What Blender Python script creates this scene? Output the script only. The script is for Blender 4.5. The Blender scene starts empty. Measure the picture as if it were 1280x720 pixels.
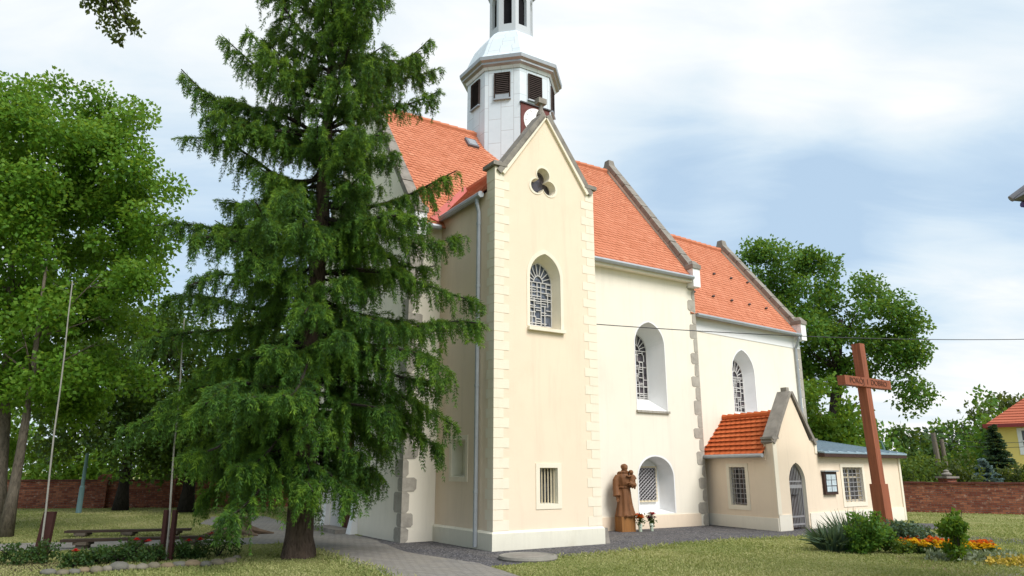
import bpy, bmesh, math, random
import numpy as np
from mathutils import Vector, Matrix
from mathutils.geometry import tessellate_polygon
random.seed(7)
SC = bpy.context.scene
COL = SC.collection
R = math.radians

# ------------------------------------------------------------------ camera
CAMH = 1.7
PITCH = math.atan(228 / 900.0)
cam_data = bpy.data.cameras.new('camera')
cam_data.sensor_width = 36.0
cam_data.lens = 900 / 1280 * 36
cam_data.clip_end = 3000
cam_data.clip_start = 0.1
cam = bpy.data.objects.new('camera', cam_data)
COL.objects.link(cam)
cam.location = (0, 0, CAMH)
cam.rotation_euler = (math.pi / 2 + PITCH, 0, 0)
SC.camera = cam

# ------------------------------------------------------------------ view
SC.view_settings.view_transform = 'Standard'
SC.view_settings.look = 'None'
SC.view_settings.gamma = 1
SC.view_settings.exposure = 1.14
SC.view_settings.use_curve_mapping = False
try:
    SC.cycles.use_denoising = True
    SC.cycles.max_bounces = 8
    SC.cycles.transparent_max_bounces = 16
except Exception:
    pass

# ------------------------------------------------------------------ light
SUN_DIR = Vector((0.62, -0.66, 0.95)).normalized()      # direction towards the sun
sun_data = bpy.data.lights.new('sun', 'SUN')
sun_data.energy = 1.75
sun_data.angle = R(30)
sun_data.color = (1.0, 0.96, 0.91)
sun = bpy.data.objects.new('sun', sun_data)
COL.objects.link(sun)
sun.rotation_euler = SUN_DIR.to_track_quat('Z', 'Y').to_euler()
sun.location = (0, 0, 60)


def pix_ray(x, y):
    a = (x - 640) / 900.0
    b = (360 - y) / 900.0
    c, s = math.cos(PITCH), math.sin(PITCH)
    return Vector((a, c - b * s, s + b * c))


def gnd(x, y, z=0.0):
    d = pix_ray(x, y)
    t = (z - CAMH) / d.z
    return Vector((d.x * t, d.y * t, z))


def at(x, y, dist):
    """point on the sight line of a photo pixel, at forward distance dist"""
    d = pix_ray(x, y)
    t = dist / d.y
    return Vector((d.x * t, d.y * t, CAMH + d.z * t))


# ------------------------------------------------------------------ node helpers
class NT:
    def __init__(self, tree):
        self.t = tree
        self.n = tree.nodes
        self.l = tree.links

    def new(self, typ, **kw):
        nd = self.n.new(typ)
        for k, v in kw.items():
            if k in nd.inputs:
                nd.inputs[k].default_value = v
            else:
                setattr(nd, k, v)
        return nd

    def link(self, a, b):
        self.l.new(a, b)

    def val(self, x):
        return x

    def math(self, op, a, b=None, clamp=False):
        nd = self.n.new('ShaderNodeMath')
        nd.operation = op
        nd.use_clamp = clamp
        for i, v in enumerate((a, b)):
            if v is None:
                continue
            if isinstance(v, (int, float)):
                nd.inputs[i].default_value = v
            else:
                self.l.new(v, nd.inputs[i])
        return nd.outputs[0]

    def ramp(self, fac, stops, interp='LINEAR'):
        nd = self.n.new('ShaderNodeValToRGB')
        cr = nd.color_ramp
        cr.interpolation = interp
        while len(cr.elements) < len(stops):
            cr.elements.new(0.5)
        for e, (p, c) in zip(cr.elements, stops):
            e.position = p
            e.color = (c[0], c[1], c[2], 1) if len(c) == 3 else c
        if fac is not None:
            self.l.new(fac, nd.inputs[0])
        return nd.outputs[0]

    def noise(self, vec, scale, detail=4, rough=0.55, dist=0.0):
        nd = self.n.new('ShaderNodeTexNoise')
        nd.inputs['Scale'].default_value = scale
        nd.inputs['Detail'].default_value = detail
        nd.inputs['Roughness'].default_value = rough
        nd.inputs['Distortion'].default_value = dist
        if vec is not None:
            self.l.new(vec, nd.inputs['Vector'])
        return nd.outputs[0]

    def mix(self, fac, a, b, blend='MIX'):
        nd = self.n.new('ShaderNodeMix')
        nd.data_type = 'RGBA'
        nd.blend_type = blend
        if isinstance(fac, (int, float)):
            nd.inputs[0].default_value = fac
        else:
            self.l.new(fac, nd.inputs[0])
        for i, v in ((6, a), (7, b)):
            if isinstance(v, (tuple, list)):
                nd.inputs[i].default_value = (v[0], v[1], v[2], 1)
            else:
                self.l.new(v, nd.inputs[i])
        return nd.outputs[2]


# ------------------------------------------------------------------ sky
world = bpy.data.worlds.new('World')
SC.world = world
world.use_nodes = True
wt = NT(world.node_tree)
wt.n.clear()
w_out = wt.new('ShaderNodeOutputWorld')
w_bg = wt.new('ShaderNodeBackground')
w_bg.inputs['Strength'].default_value = 0.1
wt.link(w_bg.outputs[0], w_out.inputs[0])
sky = wt.new('ShaderNodeTexSky')
sky.sky_type = 'NISHITA'
sky.sun_disc = False
sky.sun_elevation = math.asin(SUN_DIR.z)
sky.sun_rotation = math.atan2(SUN_DIR.x, SUN_DIR.y)
sky.dust_density = 1.5
tc = wt.new('ShaderNodeTexCoord')
dirv = tc.outputs['Generated']
sep = wt.new('ShaderNodeSeparateXYZ')
wt.link(dirv, sep.inputs[0])
zz = wt.math('ADD', wt.math('MAXIMUM', sep.outputs[2], 0.0), 0.22)
px_ = wt.math('DIVIDE', sep.outputs[0], zz)
py_ = wt.math('DIVIDE', sep.outputs[1], zz)
cmb = wt.new('ShaderNodeCombineXYZ')
wt.link(px_, cmb.inputs[0])
wt.link(py_, cmb.inputs[1])
cmb.inputs[2].default_value = 3.7
mp = wt.new('ShaderNodeMapping')
mp.inputs['Rotation'].default_value = (0, 0, R(-25))
mp.inputs['Scale'].default_value = (0.55, 1.25, 1)
wt.link(cmb.outputs[0], mp.inputs[0])
n1 = wt.noise(mp.outputs[0], 1.35, 5, 0.5, 0.25)
n2_ = wt.noise(mp.outputs[0], 4.2, 6, 0.58, 0.5)
acc = wt.math('ADD', wt.math('MULTIPLY', wt.math('SUBTRACT', n1, 0.5), 1.05), wt.math('MULTIPLY', wt.math('SUBTRACT', n2_, 0.5), 0.85))
# broad banks of cloud (+) and open blue gaps (-), each a cone of directions
for (bx, by, half, wgt) in ((880, 40, 18, 0.20), (1030, 225, 8, 0.34), (1250, 215, 7, 0.36), (1180, 455, 8, 0.42),
                            (1120, 540, 9, 0.30), (520, 90, 14, 0.06), (110, 100, 11, 0.26), (680, 130, 9, 0.12), (300, 60, 11, 0.02),
                            (845, 285, 9, -0.30), (960, 330, 10, -0.34), (1210, 370, 11, -0.50), (1100, 350, 9, -0.30),
                            (255, 320, 9, -0.30), (200, 80, 6, -0.10), (1240, 590, 12, 0.3), (1130, 130, 7, -0.16), (800, 190, 6, -0.08)):
    d = pix_ray(bx, by).normalized()
    vm = wt.new('ShaderNodeVectorMath')
    vm.operation = 'DOT_PRODUCT'
    wt.link(dirv, vm.inputs[0])
    vm.inputs[1].default_value = d
    mr = wt.new('ShaderNodeMapRange')
    mr.interpolation_type = 'SMOOTHERSTEP'
    mr.inputs['From Min'].default_value = math.cos(R(half * 1.6))
    mr.inputs['From Max'].default_value = 1.0
    mr.inputs['To Min'].default_value = 0.0
    mr.inputs['To Max'].default_value = wgt
    wt.link(vm.outputs['Value'], mr.inputs['Value'])
    acc = wt.math('ADD', acc, mr.outputs[0])
cov = wt.math('ADD', acc, 0.44, clamp=True)
# thin high veil over the blue, brighter banks on top
veil = wt.ramp(cov, [(0.0, (2.35, 3.1, 3.9)), (0.25, (2.85, 3.55, 4.2)), (0.48, (3.6, 4.1, 4.45)), (0.70, (4.2, 4.45, 4.6)), (1.0, (5.1, 5.1, 5.1))])
covf = wt.ramp(cov, [(0.0, (0.88,) * 3), (0.6, (0.96,) * 3), (1.0, (1, 1, 1))])
skycol = wt.mix(covf, sky.outputs[0], veil)
wt.link(skycol, w_bg.inputs['Color'])


# ------------------------------------------------------------------ materials
def mat(name, rough=0.8, spec=0.3, metal=0.0):
    m = bpy.data.materials.new(name)
    m.use_nodes = True
    t = NT(m.node_tree)
    b = m.node_tree.nodes['Principled BSDF']
    b.inputs['Roughness'].default_value = rough
    b.inputs['Specular IOR Level'].default_value = spec
    b.inputs['Metallic'].default_value = metal
    return m, t, b


def bump(t, b, h, strength, dist=0.01):
    bp = t.new('ShaderNodeBump')
    bp.inputs['Strength'].default_value = strength
    bp.inputs['Distance'].default_value = dist
    t.link(h, bp.inputs['Height'])
    t.link(bp.outputs[0], b.inputs['Normal'])


def objco(t):
    return t.new('ShaderNodeTexCoord').outputs['Object']


def scale_col(c, f):
    return tuple(min(1, x * f) for x in c)


def mottled(name, col, var=0.12, scale=1.2, fine=40, bmp=0.25, rough=0.85, spec=0.25, stain=None, metal=0.0, streak=0.0):
    m, t, b = mat(name, rough, spec, metal)
    co = objco(t)
    n = t.noise(co, scale, 6, 0.6)
    c = t.ramp(n, [(0.25, scale_col(col, 1 - var)), (0.55, col), (0.8, scale_col(col, 1 + var * 0.6))])
    if stain:
        sc_, sv = stain
        n3 = t.noise(co, scale * 0.5, 8, 0.7, 0.6)
        f = t.ramp(n3, [(0.52, (0, 0, 0)), (0.75, (sv, sv, sv))])
        c = t.mix(f, c, sc_)
    if streak:
        ms = t.new('ShaderNodeMapping')
        ms.inputs['Scale'].default_value = (1, 1, 0.09)
        t.link(co, ms.inputs[0])
        n5 = t.noise(ms.outputs[0], 3.6, 6, 0.7, 0.3)
        c = t.mix(t.ramp(n5, [(0.50, (0, 0, 0)), (0.78, (streak,) * 3)]), c, scale_col(col, 0.62))
        sx = t.new('ShaderNodeSeparateXYZ')
        t.link(co, sx.inputs[0])
        wet = t.math('SUBTRACT', 0.75, t.math('ADD', sx.outputs[2], t.math('MULTIPLY', n5, 0.9)))
        c = t.mix(t.math('MULTIPLY', wet, 0.9, clamp=True), c, scale_col(col, 0.66))
    t.link(c, b.inputs['Base Color'])
    n2 = t.noise(co, fine, 4, 0.6)
    bump(t, b, n2, bmp, 0.01)
    return m


def flat(name, col, rough=0.5, spec=0.4, metal=0.0, var=0.06):
    return mottled(name, col, var, 6, 60, 0.06, rough, spec, None, metal)


M = {}
M['plaster'] = mottled('cream_plaster', (0.80, 0.665, 0.515), 0.05, 0.7, 55, 0.35, 0.9, 0.15, ((0.68, 0.55, 0.41), 0.45), streak=0.28)
M['plaster_pale'] = mottled('pale_plaster', (0.81, 0.755, 0.645), 0.05, 0.6, 60, 0.3, 0.9, 0.15, ((0.70, 0.64, 0.53), 0.5), streak=0.25)
M['quoin'] = mottled('quoin_plaster', (0.80, 0.725, 0.59), 0.05, 1.2, 70, 0.3, 0.9, 0.15, ((0.62, 0.54, 0.41), 0.5), streak=0.25)
M['plinth'] = mottled('plinth_plaster', (0.74, 0.71, 0.60), 0.07, 1.3, 40, 0.4, 0.9, 0.15, ((0.48, 0.44, 0.33), 0.6), streak=0.4)
M['white_plaster'] = mottled('white_plaster', (0.80, 0.80, 0.80), 0.04, 1.5, 50, 0.3, 0.9, 0.15, ((0.62, 0.62, 0.61), 0.4))
M['stone'] = mottled('grey_stone', (0.27, 0.245, 0.215), 0.35, 3.5, 30, 0.8, 0.95, 0.1, ((0.10, 0.095, 0.085), 0.8))
M['sandstone'] = mottled('pale_stone', (0.40, 0.37, 0.32), 0.25, 4, 25, 0.8, 0.95, 0.1, ((0.2, 0.185, 0.165), 0.7))
M['zinc'] = flat('zinc_metal', (0.36, 0.385, 0.41), 0.5, 0.5, 0.5, 0.15)
M['blue_roof'] = flat('blue_grey_sheet', (0.28, 0.37, 0.43), 0.55, 0.4, 0.2, 0.12)
M['steel'] = flat('grey_steel', (0.36, 0.35, 0.36), 0.5, 0.5, 0.4, 0.15)
M['dark_metal'] = flat('dark_iron', (0.05, 0.05, 0.055), 0.55, 0.5, 0.3, 0.2)
M['bar_white'] = flat('pale_leading', (0.62, 0.60, 0.58), 0.6, 0.3, 0, 0.12)
M['bar_cream'] = flat('cream_bar', (0.70, 0.60, 0.42), 0.6, 0.3, 0, 0.1)
M['wood_cross'] = None
M['dark'] = flat('dark_interior', (0.012, 0.012, 0.014), 0.9, 0.1)
M['louvre'] = flat('louvre_wood', (0.075, 0.055, 0.05), 0.8, 0.2, 0, 0.3)
M['louvre_box'] = flat('brown_box', (0.16, 0.06, 0.055), 0.8, 0.2, 0, 0.3)
M['clock_white'] = flat('clock_enamel', (0.85, 0.85, 0.85), 0.35, 0.5)
M['teal_pole'] = flat('teal_paint', (0.13, 0.23, 0.25), 0.45, 0.5, 0, 0.1)
M['pole_white'] = flat('weathered_white_paint', (0.30, 0.29, 0.26), 0.6, 0.3, 0, 0.3)
M['stake'] = mottled('red_brown_stake', (0.055, 0.022, 0.019), 0.3, 5, 30, 0.5, 0.8, 0.2)
M['lamp_glass'] = flat('lamp_glass', (0.75, 0.80, 0.85), 0.25, 0.5)
M['red_valley'] = flat('red_painted_sheet', (0.48, 0.13, 0.11), 0.6, 0.3)
M['yellow_house'] = mottled('yellow_render', (0.78, 0.62, 0.20), 0.04, 0.5, 50, 0.2, 0.9, 0.15)
M['white_paint'] = flat('white_paint', (0.80, 0.80, 0.80), 0.5, 0.4)
M['slate'] = flat('grey_slate_sheet', (0.16, 0.16, 0.18), 0.6, 0.4, 0, 0.25)
M['navy'] = flat('blue_painted_gutter', (0.035, 0.03, 0.20), 0.5, 0.4)
M['concrete'] = mottled('concrete', (0.25, 0.235, 0.205), 0.2, 5, 50, 0.6, 0.95, 0.1, ((0.2, 0.18, 0.15), 0.7))
M['bench_wood'] = mottled('bench_wood', (0.06, 0.042, 0.032), 0.4, 6, 40, 0.5, 0.85, 0.2)
M['bench_leg'] = mottled('bench_leg_wood', (0.14, 0.115, 0.09), 0.3, 5, 30, 0.5, 0.9, 0.1)
M['rock'] = mottled('field_stone', (0.30, 0.27, 0.22), 0.35, 4, 22, 0.8, 0.95, 0.15, ((0.16, 0.15, 0.12), 0.6))
M['soil'] = mottled('dark_soil', (0.055, 0.04, 0.028), 0.4, 4, 30, 0.9, 1.0, 0.05)
M['stump'] = mottled('stump_wood', (0.16, 0.115, 0.08), 0.4, 5, 30, 0.9, 0.95, 0.1)
M['red_petal'] = flat('red_petals', (0.55, 0.012, 0.012), 0.6, 0.2, 0, 0.2)
M['orange_petal'] = flat('orange_petals', (0.80, 0.20, 0.008), 0.6, 0.2, 0, 0.25)
M['yellow_petal'] = flat('yellow_petals', (0.85, 0.58, 0.02), 0.6, 0.2, 0, 0.2)
M['purple_petal'] = flat('purple_petals', (0.16, 0.012, 0.07), 0.6, 0.2, 0, 0.2)
M['white_petal'] = flat('white_petals', (0.75, 0.73, 0.66), 0.6, 0.2, 0, 0.1)
M['cable'] = flat('cable_rubber', (0.04, 0.04, 0.045), 0.6, 0.3)
M['paper'] = None


def wood(name, col, ring=14.0, stretch=(1, 1, 0.08), var=0.35):
    m, t, b = mat(name, 0.65, 0.3)
    co = objco(t)
    mpn = t.new('ShaderNodeMapping')
    mpn.inputs['Scale'].default_value = stretch
    t.link(co, mpn.inputs[0])
    n = t.noise(mpn.outputs[0], ring, 5, 0.65, 0.4)
    c = t.ramp(n, [(0.3, scale_col(col, 1 - var)), (0.5, col), (0.7, scale_col(col, 1 + var * 0.5))])
    t.link(c, b.inputs['Base Color'])
    bump(t, b, n, 0.35, 0.01)
    return m


M['wood_cross'] = wood('red_brown_timber', (0.27, 0.085, 0.042), 12)
M['wood_statue'] = wood('carved_brown_wood', (0.165, 0.07, 0.027), 16)
M['wood_block'] = wood('golden_wood_block', (0.27, 0.12, 0.035), 12)
M['wood_door'] = wood('brown_door_boards', (0.10, 0.03, 0.015), 18)
M['wood_frame'] = wood('dark_brown_frame', (0.05, 0.024, 0.018), 18)
M['pole_wood'] = wood('grey_pole_wood', (0.15, 0.125, 0.10), 10)


def bark(name, col, zs=0.35):
    m, t, b = mat(name, 0.95, 0.1)
    co = objco(t)
    mpn = t.new('ShaderNodeMapping')
    mpn.inputs['Scale'].default_value = (1, 1, zs)
    t.link(co, mpn.inputs[0])
    n = t.noise(mpn.outputs[0], 16, 6, 0.7, 0.8)
    c = t.ramp(n, [(0.3, scale_col(col, 0.35)), (0.5, col), (0.72, scale_col(col, 1.5))])
    t.link(c, b.inputs['Base Color'])
    bump(t, b, n, 1.0, 0.03)
    return m


M['bark_spruce'] = bark('spruce_bark', (0.085, 0.062, 0.048), 0.22)
M['bark_grey'] = bark('grey_bark', (0.13, 0.11, 0.085), 0.3)
M['bark_dark'] = bark('dark_bark', (0.035, 0.03, 0.025), 0.3)


def leafmat(name, dark, mid, light, trans=0.35, gloss=0.25, patch=0.9):
    m, t, b = mat(name, 0.55, gloss)
    at_ = t.new('ShaderNodeAttribute')
    at_.attribute_name = 'tint'
    co = objco(t)
    n = t.noise(co, patch, 3, 0.5)
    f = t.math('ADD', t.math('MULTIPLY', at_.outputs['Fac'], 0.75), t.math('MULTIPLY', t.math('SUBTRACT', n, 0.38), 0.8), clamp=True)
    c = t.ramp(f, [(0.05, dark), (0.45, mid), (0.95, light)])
    t.link(c, b.inputs['Base Color'])
    tr = t.new('ShaderNodeBsdfTranslucent')
    t.link(t.mix(0.5, c, (0.30, 0.36, 0.03), 'MIX'), tr.inputs['Color'])
    mx = t.new('ShaderNodeMixShader')
    mx.inputs[0].default_value = trans
    t.link(b.outputs[0], mx.inputs[1])
    t.link(tr.outputs[0], mx.inputs[2])
    out = [x for x in t.n if x.type == 'OUTPUT_MATERIAL'][0]
    t.link(mx.outputs[0], out.inputs['Surface'])
    return m


M['needle'] = leafmat('spruce_needles', (0.012, 0.042, 0.018), (0.065, 0.170, 0.024), (0.27, 0.43, 0.04), 0.4)
M['leaf_ash'] = leafmat('ash_leaves', (0.035, 0.115, 0.012), (0.11, 0.26, 0.02), (0.28, 0.45, 0.075), 0.5)
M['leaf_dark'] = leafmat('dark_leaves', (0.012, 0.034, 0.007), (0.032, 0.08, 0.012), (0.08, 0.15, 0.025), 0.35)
M['leaf_mid'] = leafmat('green_leaves', (0.022, 0.08, 0.014), (0.07, 0.185, 0.025), (0.19, 0.33, 0.05), 0.45)
M['leaf_bright'] = leafmat('bright_leaves', (0.03, 0.09, 0.008), (0.08, 0.18, 0.014), (0.17, 0.28, 0.03), 0.45)
M['leaf_olive'] = leafmat('olive_leaves', (0.022, 0.038, 0.010), (0.05, 0.075, 0.016), (0.10, 0.13, 0.03), 0.35)
M['leaf_hedge'] = leafmat('hedge_leaves', (0.025, 0.06, 0.01), (0.07, 0.13, 0.02), (0.17, 0.21, 0.035), 0.4)
M['leaf_rose'] = leafmat('rose_leaves', (0.012, 0.03, 0.01), (0.03, 0.075, 0.018), (0.07, 0.13, 0.03), 0.3)
M['leaf_blue'] = leafmat('blue_needles', (0.06, 0.10, 0.11), (0.12, 0.19, 0.20), (0.22, 0.30, 0.31), 0.2)
M['leaf_conifer'] = leafmat('conifer_needles', (0.010, 0.03, 0.02), (0.025, 0.06, 0.035), (0.055, 0.11, 0.06), 0.2)
M['leaf_sword'] = leafmat('sword_leaves', (0.025, 0.05, 0.035), (0.06, 0.11, 0.07), (0.14, 0.20, 0.12), 0.25)
M['leaf_silver'] = leafmat('silver_leaves', (0.10, 0.13, 0.08), (0.20, 0.24, 0.15), (0.34, 0.36, 0.26), 0.3)
M['grass_blade'] = leafmat('grass_blades', (0.16, 0.215, 0.065), (0.32, 0.335, 0.13), (0.53, 0.49, 0.26), 0.35, 0.1, 0.35)


def grass_ground():
    m, t, b = mat('lawn', 0.95, 0.05)
    co = objco(t)
    n = t.noise(co, 0.35, 6, 0.6, 0.3)
    c1 = t.ramp(n, [(0.3, (0.13, 0.18, 0.05)), (0.5, (0.25, 0.265, 0.095)), (0.72, (0.42, 0.38, 0.19))])
    n2 = t.noise(co, 5, 5, 0.7)
    c2 = t.mix(t.ramp(n2, [(0.42, (0, 0, 0)), (0.72, (0.55,) * 3)]), c1, (0.42, 0.36, 0.18))
    n4 = t.noise(co, 26, 4, 0.7)
    c3 = t.mix(t.ramp(n4, [(0.38, (0.55,) * 3), (0.6, (0, 0, 0))]), c2, (0.12, 0.145, 0.04))
    t.link(c3, b.inputs['Base Color'])
    n3 = t.noise(co, 70, 3, 0.8)
    bump(t, b, n3, 0.8, 0.03)
    return m


def gravel():
    m, t, b = mat('dark_gravel', 0.95, 0.1)
    co = objco(t)
    v = t.new('ShaderNodeTexVoronoi')
    v.inputs['Scale'].default_value = 26
    t.link(co, v.inputs['Vector'])
    n = t.noise(co, 1.0, 5, 0.6)
    c = t.ramp(v.outputs['Color'], [(0.1, (0.055, 0.053, 0.058)), (0.55, (0.10, 0.097, 0.105)), (0.95, (0.22, 0.21, 0.21))])
    c = t.mix(t.ramp(n, [(0.45, (0, 0, 0)), (0.75, (0.5,) * 3)]), c, (0.17, 0.155, 0.135))
    t.link(c, b.inputs['Base Color'])
    bump(t, b, v.outputs['Distance'], 0.9, 0.03)
    return m


def pavers():
    m, t, b = mat('grey_pavers', 0.9, 0.15)
    co = objco(t)
    mpn = t.new('ShaderNodeMapping')
    mpn.inputs['Rotation'].default_value = (0, 0, R(32))
    t.link(co, mpn.inputs[0])
    br = t.new('ShaderNodeTexBrick')
    br.inputs['Scale'].default_value = 1.0
    br.inputs['Brick Width'].default_value = 0.22
    br.inputs['Row Height'].default_value = 0.11
    br.inputs['Mortar Size'].default_value = 0.008
    br.inputs['Color1'].default_value = (0.20, 0.19, 0.18, 1)
    br.inputs['Color2'].default_value = (0.255, 0.24, 0.22, 1)
    br.inputs['Mortar'].default_value = (0.11, 0.10, 0.085, 1)
    t.link(mpn.outputs[0], br.inputs['Vector'])
    n = t.noise(co, 0.8, 6, 0.65)
    c = t.mix(t.ramp(n, [(0.4, (0, 0, 0)), (0.75, (0.55,) * 3)]), br.outputs['Color'], (0.27, 0.24, 0.19))
    t.link(c, b.inputs['Base Color'])
    bump(t, b, t.noise(co, 40, 4, 0.7), 0.35, 0.01)
    return m


def brickwall():
    m, t, b = mat('old_red_brick', 0.95, 0.1)
    uv = t.new('ShaderNodeUVMap').outputs[0]
    br = t.new('ShaderNodeTexBrick')
    br.inputs['Scale'].default_value = 1.0
    br.inputs['Brick Width'].default_value = 0.26
    br.inputs['Row Height'].default_value = 0.085
    br.inputs['Mortar Size'].default_value = 0.010
    br.inputs['Bias'].default_value = -0.1
    br.inputs['Color1'].default_value = (0.20, 0.055, 0.035, 1)
    br.inputs['Color2'].default_value = (0.42, 0.155, 0.085, 1)
    br.inputs['Mortar'].default_value = (0.14, 0.10, 0.085, 1)
    t.link(uv, br.inputs['Vector'])
    n = t.noise(uv, 5.5, 6, 0.75, 0.3)
    c = t.mix(t.ramp(n, [(0.56, (0, 0, 0)), (0.66, (0.8,) * 3)]), br.outputs['Color'], (0.46, 0.32, 0.25))
    n2 = t.noise(uv, 4.0, 5, 0.75)
    c = t.mix(t.ramp(n2, [(0.50, (0, 0, 0)), (0.75, (0.75,) * 3)]), c, (0.055, 0.03, 0.025))
    t.link(c, b.inputs['Base Color'])
    bump(t, b, t.noise(uv, 22, 5, 0.7), 0.8, 0.03)
    return m


def tilemat(name, dark, mid, light):
    m, t, b = mat(name, 0.85, 0.2)
    at_ = t.new('ShaderNodeAttribute')
    at_.attribute_name = 'tint'
    co = objco(t)
    n = t.noise(co, 0.8, 5, 0.6)
    f = t.math('ADD', t.math('MULTIPLY', at_.outputs['Fac'], 0.7), t.math('MULTIPLY', t.math('SUBTRACT', n, 0.2), 0.5), clamp=True)
    c = t.ramp(f, [(0.1, dark), (0.5, mid), (0.9, light)])
    t.link(c, b.inputs['Base Color'])
    bump(t, b, t.noise(co, 30, 3, 0.6), 0.25, 0.01)
    return m


M['tile'] = tilemat('orange_clay_tiles', (0.44, 0.145, 0.072), (0.53, 0.195, 0.108), (0.62, 0.26, 0.155))
M['tile_deep'] = tilemat('deep_orange_tiles', (0.42, 0.085, 0.025), (0.50, 0.115, 0.035), (0.58, 0.16, 0.055))
M['lawn'] = grass_ground()
M['gravel'] = gravel()
M['pavers'] = pavers()
M['brick'] = brickwall()


def clad(name):
    m, t, b = mat(name, 0.5, 0.4, 0.0)
    uv = t.new('ShaderNodeUVMap').outputs[0]
    br = t.new('ShaderNodeTexBrick')
    br.inputs['Scale'].default_value = 1.0
    br.inputs['Brick Width'].default_value = 0.92
    br.inputs['Row Height'].default_value = 0.46
    br.offset = 0.5
    br.inputs['Mortar Size'].default_value = 0.012
    br.inputs['Color1'].default_value = (0.60, 0.67, 0.73, 1)
    br.inputs['Color2'].default_value = (0.68, 0.74, 0.79, 1)
    br.inputs['Mortar'].default_value = (0.47, 0.49, 0.52, 1)
    rot = t.new('ShaderNodeMapping')
    rot.inputs['Rotation'].default_value = (0, 0, R(90))
    t.link(uv, rot.inputs[0])
    t.link(rot.outputs[0], br.inputs['Vector'])
    n = t.noise(uv, 2.5, 6, 0.65)
    c = t.mix(t.ramp(n, [(0.4, (0, 0, 0)), (0.8, (0.5,) * 3)]), br.outputs['Color'], (0.52, 0.59, 0.65))
    t.link(c, b.inputs['Base Color'])
    bump(t, b, n, 0.2, 0.02)
    return m


M['clad'] = clad('pale_zinc_panels')


def glassmat(name, c1, c2, c3):
    m, t, b = mat(name, 0.15, 0.6)
    co = objco(t)
    v = t.new('ShaderNodeTexVoronoi')
    v.inputs['Scale'].default_value = 7
    t.link(co, v.inputs['Vector'])
    c = t.ramp(v.outputs['Color'], [(0.15, c1), (0.5, c2), (0.85, c3)])
    t.link(c, b.inputs['Base Color'])
    bump(t, b, t.noise(co, 9, 3, 0.5), 0.15, 0.02)
    return m


M['stained'] = glassmat('stained_glass', (0.045, 0.05, 0.065), (0.10, 0.115, 0.15), (0.17, 0.19, 0.24))
M['stained_dark'] = glassmat('dark_stained_glass', (0.02, 0.018, 0.022), (0.05, 0.045, 0.055), (0.10, 0.08, 0.09))
M['glass_dark'] = glassmat('dark_window_glass', (0.035, 0.035, 0.037), (0.06, 0.06, 0.064), (0.09, 0.09, 0.095))

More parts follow.
